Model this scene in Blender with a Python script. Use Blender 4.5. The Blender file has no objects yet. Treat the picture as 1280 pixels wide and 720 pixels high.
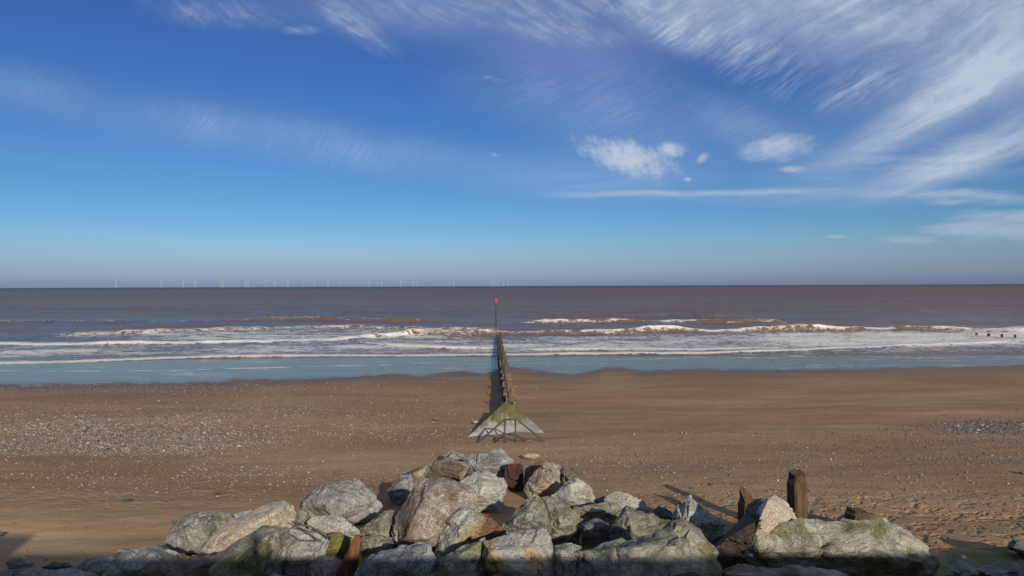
import bpy, bmesh, math, random
import numpy as np
from mathutils import Matrix, Vector

S = bpy.context.scene
C = S.collection
R = math.radians

# ------------------------------------------------------------------ camera
CAM_Z = 8.0
FPX = 24.0 / 36.0 * 1280.0
cam_d = bpy.data.cameras.new('camera'); cam = bpy.data.objects.new('camera', cam_d); C.objects.link(cam)
cam_d.lens = 24.0; cam_d.sensor_width = 36.0; cam_d.clip_start = 0.05; cam_d.clip_end = 120000
CR = Matrix.Rotation(R(90 - 0.168), 3, 'X') @ Matrix.Rotation(R(-0.224), 3, 'Z')
cam.matrix_world = Matrix.Translation((0, 0, CAM_Z)) @ CR.to_4x4()
S.camera = cam
S.render.resolution_x = 1024; S.render.resolution_y = 576
S.view_settings.view_transform = 'Standard'; S.view_settings.look = 'None'
S.view_settings.gamma = 1.0; S.view_settings.use_curve_mapping = False
S.view_settings.exposure = -0.10

# ------------------------------------------------------------------ sun and sky
SUN_EL, SUN_AZ = 18.6, 160.0           # azimuth clockwise from +Y (out to sea)
sd = bpy.data.lights.new('sun', 'SUN'); sun = bpy.data.objects.new('sun', sd); C.objects.link(sun)
sd.energy = 5.0; sd.angle = R(0.7); sd.color = (1.0, 0.90, 0.76)
to_sun = Vector((math.sin(R(SUN_AZ)) * math.cos(R(SUN_EL)), math.cos(R(SUN_AZ)) * math.cos(R(SUN_EL)), math.sin(R(SUN_EL))))
sun.rotation_euler = to_sun.to_track_quat('Z', 'Y').to_euler()

class NT:
    """small helper to wire nodes"""
    def __init__(s, tree): s.t = tree; s.n = tree.nodes; s.l = tree.links
    def put(s, sock, v):
        if v is None: return
        if hasattr(v, 'is_output'): s.l.new(v, sock)
        elif hasattr(v, 'outputs'): s.l.new(v.outputs[0], sock)
        else: sock.default_value = v
    def m(s, op, a=None, b=None, c=None, clamp=False):
        n = s.n.new('ShaderNodeMath'); n.operation = op; n.use_clamp = clamp
        for i, v in enumerate((a, b, c)): s.put(n.inputs[i], v)
        return n.outputs[0]
    def vm(s, op, a=None, b=None):
        n = s.n.new('ShaderNodeVectorMath'); n.operation = op
        s.put(n.inputs[0], a); s.put(n.inputs[1], b)
        return n.outputs['Value'] if op in ('DOT_PRODUCT', 'LENGTH') else n.outputs[0]
    def ss(s, v, lo, hi, a=0.0, b=1.0, kind='SMOOTHSTEP'):
        n = s.n.new('ShaderNodeMapRange'); n.interpolation_type = kind; n.clamp = True
        s.put(n.inputs[0], v); s.put(n.inputs[1], lo); s.put(n.inputs[2], hi); s.put(n.inputs[3], a); s.put(n.inputs[4], b)
        return n.outputs[0]
    def mix(s, f, a, b, mode='MIX'):
        n = s.n.new('ShaderNodeMix'); n.data_type = 'RGBA'; n.blend_type = mode
        s.put(n.inputs[0], f); s.put(n.inputs[6], col(a)); s.put(n.inputs[7], col(b))
        return n.outputs[2]
    def noise(s, vec, scale, detail=4, rough=0.55, dist=0.0):
        n = s.n.new('ShaderNodeTexNoise'); s.put(n.inputs['Vector'], vec)
        n.inputs['Scale'].default_value = scale; n.inputs['Detail'].default_value = detail
        n.inputs['Roughness'].default_value = rough; n.inputs['Distortion'].default_value = dist
        return n.outputs[0]
    def voro(s, vec, scale, feature='F1', out='Distance', rnd=1.0):
        n = s.n.new('ShaderNodeTexVoronoi'); n.feature = feature; s.put(n.inputs['Vector'], vec)
        n.inputs['Scale'].default_value = scale; n.inputs['Randomness'].default_value = rnd
        return n.outputs[out]
    def mix_f(s, f, a, b):
        n = s.n.new('ShaderNodeMix'); n.data_type = 'FLOAT'; s.put(n.inputs[0], f); s.put(n.inputs[2], a); s.put(n.inputs[3], b); return n.outputs[0]
    def comb(s, x, y, z):
        n = s.n.new('ShaderNodeCombineXYZ')
        for i, v in enumerate((x, y, z)): s.put(n.inputs[i], v)
        return n.outputs[0]
    def sep(s, v):
        n = s.n.new('ShaderNodeSeparateXYZ'); s.put(n.inputs[0], v); return n.outputs
    def attr(s, name, out='Fac'):
        n = s.n.new('ShaderNodeAttribute'); n.attribute_name = name; return n.outputs[out]
    def bump(s, h, strength, dist, nrm=None):
        n = s.n.new('ShaderNodeBump'); s.put(n.inputs['Height'], h)
        s.put(n.inputs['Strength'], strength); n.inputs['Distance'].default_value = dist
        if nrm is not None: s.put(n.inputs['Normal'], nrm)
        return n.outputs[0]
    def ramp(s, f, stops):
        n = s.n.new('ShaderNodeValToRGB'); s.put(n.inputs[0], f); e = n.color_ramp.elements
        while len(e) < len(stops): e.new(0.5)
        for i, (p, c) in enumerate(stops): e[i].position = p; e[i].color = col(c)
        return n.outputs[0]

def col(c):
    if isinstance(c, (tuple, list)) and len(c) == 3: return (c[0], c[1], c[2], 1.0)
    return c

def build_world():
    w = bpy.data.worlds.new('World'); S.world = w; w.use_nodes = True
    t = NT(w.node_tree); t.n.clear()
    out = t.n.new('ShaderNodeOutputWorld'); bg = t.n.new('ShaderNodeBackground')
    STR = 0.10; bg.inputs[1].default_value = STR
    t.l.new(bg.outputs[0], out.inputs[0])
    sky = t.n.new('ShaderNodeTexSky'); sky.sky_type = 'NISHITA'; sky.sun_disc = False
    sky.sun_elevation = R(SUN_EL); sky.sun_rotation = R(SUN_AZ)
    sky.air_density = 1.0; sky.dust_density = 0.6; sky.ozone_density = 2.0; sky.altitude = 0
    tc = t.n.new('ShaderNodeTexCoord'); D = tc.outputs['Generated']
    x, y, z = t.sep(D)
    zc = t.m('MAXIMUM', z, 0.0)
    el = t.m('MULTIPLY', t.m('ARCSINE', zc), 180 / math.pi)
    az = t.m('MULTIPLY', t.m('ARCTAN2', x, y), 180 / math.pi)
    # sky tint by elevation: blue aloft, lilac-grey at horizon, boosted overhead as unseen fill
    e01 = t.m('DIVIDE', el, 40.0, clamp=True)
    tint = t.ramp(e01, SKY_TINT)
    base = t.mix(1.0, sky.outputs[0], tint, 'MULTIPLY')

    # direction on the seaward vertical plane: one unit is about 1.3 degrees near the middle
    yy = t.m('MAXIMUM', y, 0.08)
    A = t.m('DIVIDE', t.m('MULTIPLY', x, 42.67), yy); E = t.m('DIVIDE', t.m('MULTIPLY', zc, 42.67), yy)
    def blob(cx, cy, rx, ry, rot=0.0, lo=0.15, hi=1.0):
        dx = t.m('SUBTRACT', A, (cx - 640) / 20); dy = t.m('SUBTRACT', E, (357 - cy) / 20)
        c, s_ = math.cos(R(rot)), math.sin(R(rot))
        a = t.m('DIVIDE', t.m('ADD', t.m('MULTIPLY', dx, c), t.m('MULTIPLY', dy, s_)), rx / 20)
        b = t.m('DIVIDE', t.m('SUBTRACT', t.m('MULTIPLY', dy, c), t.m('MULTIPLY', dx, s_)), ry / 20)
        r = t.m('SQRT', t.m('ADD', t.m('MULTIPLY', a, a), t.m('MULTIPLY', b, b)))
        return t.ss(r, hi, lo)
    def add(*v):
        r = v[0]
        for q in v[1:]: r = t.m('ADD', r, q)
        return r
    def mul(*v):
        r = v[0]
        for q in v[1:]: r = t.m('MULTIPLY', r, q)
        return r
    W = t.comb(A, E, 0.0)
    warp = t.n.new('ShaderNodeTexNoise'); t.put(warp.inputs['Vector'], W); warp.inputs['Scale'].default_value = 0.16; warp.inputs['Detail'].default_value = 3
    off = t.vm('SCALE', t.vm('SUBTRACT', warp.outputs['Color'], (0.5, 0.5, 0.5)))
    off.node.inputs['Scale'].default_value = 1.7
    W2 = t.vm('ADD', W, off)
    def mx(*v):
        r = v[0]
        for q in v[1:]: r = t.m('MAXIMUM', r, q)
        return r
    def streak(rot, sx, sy, detail=6, vec=None, rough=0.6, dist=0.0):
        mp = t.n.new('ShaderNodeMapping'); mp.vector_type = 'TEXTURE'
        t.put(mp.inputs[0], vec if vec is not None else W2)
        mp.inputs['Rotation'].default_value = (0, 0, R(rot)); mp.inputs['Scale'].default_value = (sx, sy, 1)
        return t.noise(mp.outputs[0], 1.0, detail, rough, dist)
    cl = streak(24, 2.8, 1.5, 9, None, .66)                      # soft lumps
    sa = streak(30, 8, .36, 7); sb = streak(30, 13, 1.0, 6); sc = streak(36, 3.4, .40, 9, None, .72)
    # 1. high veil filling the upper right with combed mare's tails
    big = mx(blob(1130, -40, 470, 165, -4, .35), mul(blob(1290, 50, 260, 100, 24, .25), .85), mul(blob(900, 20, 170, 70, -8, .2), .9))
    d1 = mul(big, add(.30, mul(t.ss(cl, .28, .72), .32), mul(t.ss(sb, .30, .72), .20), mul(t.ss(sa, .36, .72), .10)))
    # hooked wisps along its lower edge
    fr = mx(blob(945, 78, 125, 50, -22, .1), blob(1070, 112, 85, 38, 20, .1), blob(860, 45, 85, 34, -15, .1))
    d1b = mul(t.ss(add(mul(sc, .40), mul(sa, .30), mul(cl, .30)), .42, .66), fr, .50)
    # lower fans
    f2 = mx(blob(1165, 140, 220, 36, 28, .0), mul(blob(1230, 90, 160, 36, 28, .0), .7)); f3 = mx(blob(1210, 198, 190, 34, 21, .05), blob(1290, 165, 110, 40, 20, .0))
    d2 = add(mul(f2, add(.22, mul(t.ss(sb, .30, .70), .36), mul(t.ss(sa, .38, .74), .14), mul(t.ss(cl, .3, .7), .10))), mul(f3, add(.20, mul(t.ss(streak(20, 11, 1.2, 5), .30, .68), .42), mul(t.ss(streak(21, 6, .4, 7), .40, .72), .22))))
    # 2. ragged middle clouds
    s3 = add(mul(streak(-62, .9, .34, 8, W, .72), .35), mul(t.noise(W, .75, 8, .68), .65)); b3 = mx(blob(785, 196, 110, 34, -15, .1), mul(blob(840, 188, 42, 19, 0, .0), .85), mul(blob(879, 197, 19, 11, 38, 0), .8), mul(blob(860, 225, 11, 5, 0, 0), .9))
    d3 = mul(t.ss(add(mul(t.m('SUBTRACT', s3, .5), 2.4), b3), .22, 1.25), t.ss(b3, 0, .45), .86)
    s4 = add(mul(streak(18, 1.6, .32, 7, W), .5), mul(t.noise(W, .8, 6, .6), .5)); b4 = mx(blob(972, 186, 85, 30, 6, .05), mul(blob(992, 212, 36, 10, 0, 0), .75), mul(blob(620, 194, 34, 9, -25, 0), .45), mul(blob(618, 98, 34, 9, -12, 0), .5))
    d4 = mul(t.ss(add(mul(t.m('SUBTRACT', s4, .5), 2.0), b4), .20, 1.25), t.ss(b4, 0, .45), .60)
    # 3. thin old contrail and the haze bank around it
    ln = t.m('ABSOLUTE', t.m('SUBTRACT', E, t.m('ADD', t.m('MULTIPLY', A, 0.014), t.m('ADD', 5.62, mul(t.m('SUBTRACT', t.noise(W, .13, 2), .5), .5)))))
    d5 = mul(t.ss(ln, .30, .0), t.ss(A, .5, 7), t.ss(A, 27, 12), add(.22, mul(t.noise(W, .5, 3), .36)))
    veil = mul(mx(blob(1010, 245, 330, 22, 0, .0), blob(1150, 205, 260, 50, 5, .1), mul(blob(760, 225, 190, 30, 0, 0), .6)), .30, t.ss(streak(3, 8, .7), .25, .7))
    # 4. low patches far right
    s6 = streak(4, 4, .6, 6, W); b6 = mx(blob(1260, 284, 170, 36, 2, .2), mul(blob(1140, 301, 70, 11, 0, .1), .85), mul(blob(1205, 249, 200, 20, -2, .1), .8), mul(blob(1048, 297, 30, 5, 0, .1), .8))
    d6 = mul(t.ss(add(mul(t.m('SUBTRACT', s6, .5), 1.6), b6), .30, 1.1), t.ss(b6, 0, .4), .56)
    # 5. ripple veils
    soft = t.noise(W, .22, 4)
    b7 = mx(blob(290, 158, 330, 44, -8, .0), mul(blob(470, 190, 260, 40, -8, .0), .9), mul(blob(40, 110, 170, 45, -12, 0), .8))
    d7 = mul(b7, add(.10, mul(t.ss(soft, .3, .7), add(.02, mul(t.ss(streak(58, 1.5, .22, 7), .36, .66), .13), mul(streak(46, 3.2, .40, 6), .13)))))
    b8 = mx(blob(740, 128, 260, 80, -12, .0), mul(blob(900, 150, 170, 50, -18, 0), .9))
    d8 = mul(b8, add(.11, mul(t.ss(soft, .25, .7), add(mul(t.ss(streak(25, 3.2, .20, 7), .36, .66), .12), mul(streak(17, 6, .34, 6), .15)))))
    # 6. wisps along the top
    b9 = mx(blob(445, 30, 85, 26, -35, .1), mul(blob(270, 14, 120, 28, -6, .1), .75), mul(blob(375, 36, 36, 9, 0, 0), .8), mul(blob(700, 38, 120, 26, -8, .1), .85), mul(blob(560, 10, 200, 45, 0, .2), .5), mul(blob(720, 5, 200, 40, 0, .2), .75))
    d9 = add(mul(t.ss(add(mul(streak(-32, 2.2, .45, 7), .6), mul(cl, .4)), .40, .70), b9, .42), mul(b9, .10), mul(mx(blob(560, 5, 380, 75, -4, .1), blob(700, 45, 240, 70, -10, .1)), .16))
    front = t.ss(y, .08, .3)
    tot = t.m('MINIMUM', mul(add(d1, d1b, d2, d3, d4, d5, d6, d7, d8, d9, veil, mul(mx(blob(1130, 150, 330, 130, 10, .0), blob(760, 215, 260, 60, 0, 0)), .10)), front), .88)
    ccol = t.ramp(e01, [(0.0, (4.2, 4.9, 6.0)), (0.2, (5.6, 6.4, 7.7)), (0.6, (5.7, 6.5, 7.9)), (1.0, (4.5, 5.2, 6.8))])
    t.put(bg.inputs[0], t.mix(tot, base, ccol))
SKY_TINT = [(0.0, (.41, .57, 1.24)), (0.022, (.47, .60, 1.17)), (0.037, (.46, .625, 1.13)), (0.060, (.475, .645, 1.08)), (0.092, (.43, .675, 1.04)), (0.123, (.36, .635, 1.01)), (0.169, (.32, .58, .95)),
            (0.215, (.31, .56, .92)), (0.290, (.30, .53, .89)), (0.364, (.27, .50, .88)), (0.450, (.26, .46, .87)), (0.58, (.29, .49, .88)), (0.76, (1.25, 1.15, 1.05)), (1.0, (2.4, 1.9, 1.45))]
build_world()

# ------------------------------------------------------------------ pixel rays, noise
def ray(px, py):
    v = CR @ Vector(((px - 640) / FPX, -(py - 360) / FPX, -1.0))
    return v / v.y
def at(px, py, d):
    v = ray(px, py); return Vector((v.x * d, d, CAM_Z + v.z * d))

_rng = np.random.RandomState(7)
_perm = np.tile(_rng.permutation(256), 3)
_grad = _rng.normal(size=(256, 3)); _grad /= np.linalg.norm(_grad, axis=1)[:, None]
def perlin(p):
    p = np.asarray(p, dtype=np.float64)
    i = np.floor(p).astype(np.int64); f = p - i; i &= 255
    u = f * f * f * (f * (f * 6 - 15) + 10)
    def g(dx, dy, dz):
        h = _perm[_perm[_perm[(i[:, 0] + dx) & 255] + ((i[:, 1] + dy) & 255)] + ((i[:, 2] + dz) & 255)]
        gr = _grad[h]
        return gr[:, 0] * (f[:, 0] - dx) + gr[:, 1] * (f[:, 1] - dy) + gr[:, 2] * (f[:, 2] - dz)
    def lp(a, b, t): return a + (b - a) * t
    x0 = lp(lp(g(0, 0, 0), g(1, 0, 0), u[:, 0]), lp(g(0, 1, 0), g(1, 1, 0), u[:, 0]), u[:, 1])
    x1 = lp(lp(g(0, 0, 1), g(1, 0, 1), u[:, 0]), lp(g(0, 1, 1), g(1, 1, 1), u[:, 0]), u[:, 1])
    return lp(x0, x1, u[:, 2]) * 1.5
def fbm(p, o=4, gain=0.5):
    r = 0; a = 1.0; q = np.array(p, dtype=np.float64)
    for k in range(o):
        r = r + a * perlin(q); q = q * 2.03 + 17.3; a *= gain
    return r
def n2(x, y, sx, sy, o=3, seed=0.0):
    return fbm(np.stack([x / sx + seed, y / sy + seed * 1.7, np.full_like(x, seed * .37)], 1), o)
def worley(p, seed=0):
    i = np.floor(p).astype(np.int64); best = np.full(len(p), 9e9); bid = np.zeros(len(p), dtype=np.int64); bc = np.zeros_like(p)
    for dx in (-1, 0, 1):
        for dy in (-1, 0, 1):
            for dz in (-1, 0, 1):
                c = i + np.array([dx, dy, dz]); k = c & 255
                h = _perm[_perm[_perm[(k[:, 0] + seed) & 255] + k[:, 1]] + k[:, 2]]
                q = c + 0.5 + 0.45 * _grad[h]
                d = ((p - q) ** 2).sum(1); m = d < best
                best[m] = d[m]; bid[m] = h[m]; bc[m] = q[m]
    return np.sqrt(best), bid, bc
def sstep(a, b, v):
    t = np.clip((v - a) / (b - a), 0, 1); return t * t * (3 - 2 * t)

# ------------------------------------------------------------------ beach height
PY = [-5, 0, 12, 30, 46, 62, 80, 110, 400, 60000]
PZ = [2.6, 2.55, 2.3, 1.3, .78, .30, -.12, -.8, -4, -8]
def beach_z(x, y):
    x = np.asarray(x, float); y = np.asarray(y, float)
    z = np.interp(y, PY, PZ)
    near = sstep(66, 40, y)
    z = z + near * (0.10 * n2(x, y, 17, 6, 2, 3.1) + 0.035 * n2(x, y, 3.2, 1.3, 3, 8.2))
    z = z + .16 * np.exp(-((y - 35.5) / 3.2) ** 2) * sstep(-5, -11, x)         # low shingle berm
    z = z - .14 * np.exp(-(((x - 24) / 5) ** 2 + ((y - 33.5) / 2.2) ** 2))      # hollow, right
    z = z + .07 * np.exp(-(((x + 4.6) / 1.6) ** 2 + ((y - 60.3) / 1.5) ** 2))     # bar in the shallows
    return z
def ground_d(px, py):
    v = ray(px, py); d = 20.0
    for _ in range(40):
        g = float(beach_z([v.x * d], [d])[0]); nd = (g - CAM_Z) / v.z
        d = .5 * d + .5 * nd
    return d
def on_ground(px, py): return at(px, py, ground_d(px, py))
def project(x, y, z):
    p = np.stack([x, y, z - CAM_Z], 1) @ np.array(CR)      # world->cam (R^T p)
    return 640 + FPX * p[:, 0] / -p[:, 2], 360 - FPX * p[:, 1] / -p[:, 2]

# ------------------------------------------------------------------ object helpers
def tag(o, label=None, cat=None, group=None, kind=None):
    if label: o['label'] = label
    if cat: o['category'] = cat
    if group: o['group'] = group
    if kind: o['kind'] = kind
    return o
def empty(name, loc=(0, 0, 0), label=None, cat=None, group=None):
    o = bpy.data.objects.new(name, None); o.location = loc; o.empty_display_size = .2; C.objects.link(o)
    return tag(o, label, cat, group)
def link(name, me, mat, parent=None, loc=None):
    o = bpy.data.objects.new(name, me)
    if mat is not None: me.materials.append(mat)
    C.objects.link(o)
    if parent is not None: o.parent = parent
    if loc is not None: o.location = loc
    return o
def mesh_np(name, verts, faces, smooth=True, quads=True):
    me = bpy.data.meshes.new(name); k = faces.shape[1]
    me.vertices.add(len(verts)); me.vertices.foreach_set('co', np.ascontiguousarray(verts, dtype=np.float32).ravel())
    me.loops.add(faces.size); me.loops.foreach_set('vertex_index', np.ascontiguousarray(faces, dtype=np.int32).ravel())
    me.polygons.add(len(faces)); me.polygons.foreach_set('loop_start', np.arange(0, faces.size, k, dtype=np.int32))
    me.polygons.foreach_set('use_smooth', np.full(len(faces), smooth))
    me.update(calc_edges=True); me.validate()
    return me
def fattr(me, name, v):
    a = me.attributes.new(name, 'FLOAT', 'POINT'); a.data.foreach_set('value', np.ascontiguousarray(v, dtype=np.float32))
def grid_faces(nr, nc):
    i = np.arange(nr * nc).reshape(nr, nc)
    return np.stack([i[:-1, :-1].ravel(), i[:-1, 1:].ravel(), i[1:, 1:].ravel(), i[1:, :-1].ravel()], 1)
def bm_mesh(bm, name, smooth=False):
    bmesh.ops.recalc_face_normals(bm, faces=bm.faces)
    me = bpy.data.meshes.new(name); bm.to_mesh(me); bm.free()
    if smooth: me.polygons.foreach_set('use_smooth', [True] * len(me.polygons))
    return me
def add_prism(bm, pts_a, pts_b):
    """closed solid between two equal rings"""
    a = [bm.verts.new(p) for p in pts_a]; b = [bm.verts.new(p) for p in pts_b]; n = len(a)
    bm.faces.new(a); bm.faces.new(b[::-1])
    for i in range(n): bm.faces.new((a[i], b[i], b[(i + 1) % n], a[(i + 1) % n]))
def add_box(bm, lo, hi, rot=0.0, taper=1.0, jit=0.0, rnd=None):
    c = [(lo[i] + hi[i]) / 2 for i in range(3)]; h = [(hi[i] - lo[i]) / 2 for i in range(3)]
    rings = []
    for sz in (-1, 1):
        k = taper if sz > 0 else 1.0; ring = []
        for sx, sy in ((-1, -1), (1, -1), (1, 1), (-1, 1)):
            x, y = sx * h[0] * k, sy * h[1] * k; z = sz * h[2]
            if rnd: x += rnd.uniform(-jit, jit); y += rnd.uniform(-jit, jit); z += rnd.uniform(-jit, jit)
            ring.append((c[0] + x * math.cos(rot) - y * math.sin(rot), c[1] + x * math.sin(rot) + y * math.cos(rot), c[2] + z))
        rings.append(ring)
    add_prism(bm, rings[0], rings[1])
def add_tube(bm, pts, radii, n=8, cap=True):
    pts = [Vector(p) for p in pts]
    if not isinstance(radii, (list, tuple)): radii = [radii] * len(pts)
    rings = []; up = Vector((0.13, 0.31, 0.94))
    for i, p in enumerate(pts):
        d = (pts[min(i + 1, len(pts) - 1)] - pts[max(i - 1, 0)]).normalized()
        u = d.cross(up)
        if u.length < 1e-3: u = d.cross(Vector((1, 0, 0)))
        u.normalize(); v = d.cross(u)
        rings.append([bm.verts.new(p + radii[i] * (math.cos(6.2832 * k / n) * u + math.sin(6.2832 * k / n) * v)) for k in range(n)])
    for a, b in zip(rings, rings[1:]):
        for k in range(n): bm.faces.new((a[k], a[(k + 1) % n], b[(k + 1) % n], b[k]))
    if cap: bm.faces.new(rings[0]); bm.faces.new(rings[-1][::-1])
def bevel(bm, w, seg=2):
    bmesh.ops.recalc_face_normals(bm, faces=bm.faces)
    bmesh.ops.bevel(bm, geom=list(bm.edges), offset=w, segments=seg, affect='EDGES', profile=.6, clamp_overlap=True)

# ------------------------------------------------------------------ materials
def new_mat(name):
    m = bpy.data.materials.new(name); m.use_nodes = True
    t = NT(m.node_tree); p = next(n for n in t.n if n.type == 'BSDF_PRINCIPLED')
    return m, t, p
def geo_pos(t): return t.n.new('ShaderNodeNewGeometry').outputs['Position']
def obj_vec(t, rnd=True):
    v = t.n.new('ShaderNodeTexCoord').outputs['Object']
    if rnd:
        r = t.n.new('ShaderNodeObjectInfo').outputs['Random']
        v = t.vm('ADD', v, t.comb(t.m('MULTIPLY', r, 61.0), t.m('MULTIPLY', r, 37.0), t.m('MULTIPLY', r, 17.0)))
    return v

def sand_material():
    m, t, p = new_mat('sand'); P = geo_pos(t); x, y, z = t.sep(P)
    P2 = t.comb(x, y, 0.0)
    wet = t.attr('wet'); sh = t.attr('shingle'); foot = t.attr('foot'); dry = t.attr('dry')
    big = t.noise(t.comb(t.m('MULTIPLY', x, .35), y, 0.0), .28, 5)
    mid = t.noise(P2, 1.6, 5, .6)
    fine = t.noise(P2, 34, 3, .6)
    c = t.mix(t.ss(big, .36, .64), (.275, .152, .080), (.362, .224, .126))
    c = t.mix(t.m('MULTIPLY', t.ss(mid, .42, .68), .45), c, (.235, .138, .078))
    c = t.mix(t.m('MULTIPLY', t.ss(fine, .4, .75), .5), c, (.40, .27, .165))
    c = t.mix(dry, c, (.50, .335, .182))
    # sprinkle of fine grit and shell
    vs = t.n.new('ShaderNodeTexVoronoi'); t.put(vs.inputs['Vector'], P2); vs.inputs['Scale'].default_value = 17
    cell = t.sep(vs.outputs['Color'])
    grit = t.m('MULTIPLY', t.ss(vs.outputs['Distance'], .42, .25), t.ss(cell[0], t.m('SUBTRACT', .96, t.m('MULTIPLY', sh, .75)), t.m('SUBTRACT', 1.0, t.m('MULTIPLY', sh, .6))))
    gc = t.ramp(cell[1], [(0, (.08, .07, .065)), (.40, (.21, .155, .125)), (.70, (.34, .28, .235)), (.92, (.50, .45, .40)), (1, (.6, .57, .52))])
    c = t.mix(t.m('MULTIPLY', grit, .9), c, gc)
    c = t.mix(wet, c, t.mix(1.0, c, (.60, .56, .54), 'MULTIPLY'))
    t.put(p.inputs['Base Color'], c)
    t.put(p.inputs['Roughness'], t.ss(wet, 0, 1, .92, .5)); p.inputs['Specular IOR Level'].default_value = .22
    h1 = t.noise(P2, 5.0, 6, .62)
    fv = t.voro(t.vm('ADD', P2, t.comb(t.noise(P2, 2.2, 2), t.noise(P2, 2.6, 2), 0.0)), 3.4, 'SMOOTH_F1')
    hgt = t.m('ADD', t.m('MULTIPLY', h1, .024), t.m('MULTIPLY', t.m('MULTIPLY', t.ss(fv, .12, .5), foot), .085))
    hgt = t.m('ADD', hgt, t.m('MULTIPLY', fine, .006)); hgt = t.m('ADD', hgt, t.m('MULTIPLY', grit, .02))
    t.put(p.inputs['Normal'], t.bump(hgt, t.ss(wet, 0, 1, .85, .15), 1.0))
    return m

def water_material():
    m, t, p = new_mat('sea water'); P = geo_pos(t); x, y, z = t.sep(P)
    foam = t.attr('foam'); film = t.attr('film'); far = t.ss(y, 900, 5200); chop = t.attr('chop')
    streak = t.noise(t.comb(t.m('MULTIPLY', x, .012), t.m('MULTIPLY', y, .035), 0.0), 1.0, 4)
    c = t.mix(t.ss(streak, .35, .65), (.178, .110, .076), (.140, .102, .082))
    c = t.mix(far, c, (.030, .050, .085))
    c = t.mix(film, c, (.205, .178, .152))
    thin = t.ss(t.m('ADD', t.attr('chop'), t.m('MULTIPLY', t.m('SUBTRACT', t.noise(t.comb(t.m('MULTIPLY', x, .35), y, 0.0), .9, 6, .7), .5), 9.0)), -1.0, 2.6)
    c = t.mix(t.m('MULTIPLY', film, t.m('SUBTRACT', 1.0, thin)), c, (.155, .095, .056))
    t.put(p.inputs['Base Color'], c); p.inputs['IOR'].default_value = 1.333; p.inputs['Specular IOR Level'].default_value = 0.0
    t.put(p.inputs['Roughness'], t.m('ADD', t.ss(film, 0, 1, .16, .07), t.m('MULTIPLY', far, .25)))
    w1 = t.noise(t.comb(t.m('MULTIPLY', x, .7), t.m('MULTIPLY', y, 1.1), 0.0), 1.1, 5, .6)
    w2 = t.noise(t.comb(t.m('MULTIPLY', x, .05), t.m('MULTIPLY', y, .16), 0.0), 1.0, 4, .6)
    hh = t.m('ADD', t.m('MULTIPLY', w1, .22), t.m('MULTIPLY', t.m('MULTIPLY', w2, 3.0), t.ss(y, 150, 600)))
    nb = t.bump(hh, t.ss(film, 0, 1, .85, .05), 1.0)
    t.put(p.inputs['Normal'], nb)
    # choppy water seen low never mirrors as much as a flat sheet: its slopes face the viewer
    fr = t.n.new('ShaderNodeFresnel'); fr.inputs[0].default_value = 1.333; t.put(fr.inputs[1], nb)
    gl = t.n.new('ShaderNodeBsdfGlossy'); t.put(gl.inputs['Roughness'], t.m('ADD', t.ss(film, 0, 1, .16, .06), t.m('MULTIPLY', far, .2))); t.put(gl.inputs['Normal'], nb)
    patch = t.noise(t.comb(t.m('MULTIPLY', x, .16), t.m('MULTIPLY', y, .8), 0.0), 1.0, 5, .65)
    top = t.m('ADD', t.ss(y, 120, 230, .54, .29), t.m('ADD', t.m('MULTIPLY', film, t.ss(patch, .3, .65, -.16, .02)), t.m('MULTIPLY', far, .02)))
    cp = t.noise(t.comb(t.m('MULTIPLY', x, .10), t.m('MULTIPLY', y, .42), 0.0), 1.0, 6, .68)
    cq = t.noise(t.comb(t.m('MULTIPLY', x, .012), t.m('MULTIPLY', y, .045), 3.0), 1.0, 5, .65)
    top = t.m('MULTIPLY', top, t.mix_f(film, t.m('ADD', t.ss(cp, .30, .70, .62, 1.38), t.ss(cq, .3, .7, -.22, .22)), 1.0))
    top = t.m('ADD', top, t.m('MULTIPLY', t.ss(t.m('DIVIDE', x, t.m('MAXIMUM', y, 1.0)), .25, -.6), .11))
    wx = t.n.new('ShaderNodeMixShader'); t.put(wx.inputs[0], t.m('MULTIPLY', t.m('MULTIPLY', t.m('POWER', fr.outputs[0], .7), top), t.mix_f(film, 1.0, t.ss(thin, 0, 1, .45, 1))))
    t.l.new(p.outputs[0], wx.inputs[1]); t.l.new(gl.outputs[0], wx.inputs[2])
    # foam: lace of cells + froth noise, thresholded by the density attribute
    q = t.vm('ADD', t.comb(t.m('MULTIPLY', x, .55), y, 0.0), t.comb(t.m('MULTIPLY', t.noise(P, .5, 3), 3.0), t.m('MULTIPLY', t.noise(P, .63, 3), 3.0), 0.0))
    lace = t.ss(t.voro(q, .75, 'DISTANCE_TO_EDGE'), .0, .32, 1, 0, 'LINEAR')
    lace2 = t.ss(t.voro(q, 2.1, 'DISTANCE_TO_EDGE'), .0, .4, 1, 0, 'LINEAR')
    fn = t.noise(P, 1.8, 6, .68)
    pat = t.m('ADD', t.m('MULTIPLY', lace, .40), t.m('ADD', t.m('MULTIPLY', lace2, .22), t.m('MULTIPLY', fn, .62)))
    fm = t.ss(t.m('ADD', pat, foam), .98, 1.34)
    fm = t.m('MULTIPLY', t.m('MULTIPLY', fm, t.ss(foam, .02, .10)), t.ss(foam, .40, .75, .62, 1.0))
    fo = t.n.new('ShaderNodeBsdfPrincipled'); fo.inputs['Roughness'].default_value = .75
    t.put(fo.inputs['Base Color'], t.mix(t.ss(fn, .3, .7), (.66, .60, .53), (.84, .82, .78)))
    t.put(fo.inputs['Normal'], t.bump(t.noise(P, 3.5, 5, .7), .6, .25))
    mx = t.n.new('ShaderNodeMixShader'); t.put(mx.inputs[0], fm); t.l.new(wx.outputs[0], mx.inputs[1]); t.l.new(fo.outputs[0], mx.inputs[2])
    outn = next(n for n in t.n if n.type == 'OUTPUT_MATERIAL'); t.l.new(mx.outputs[0], outn.inputs[0])
    return m

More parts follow.
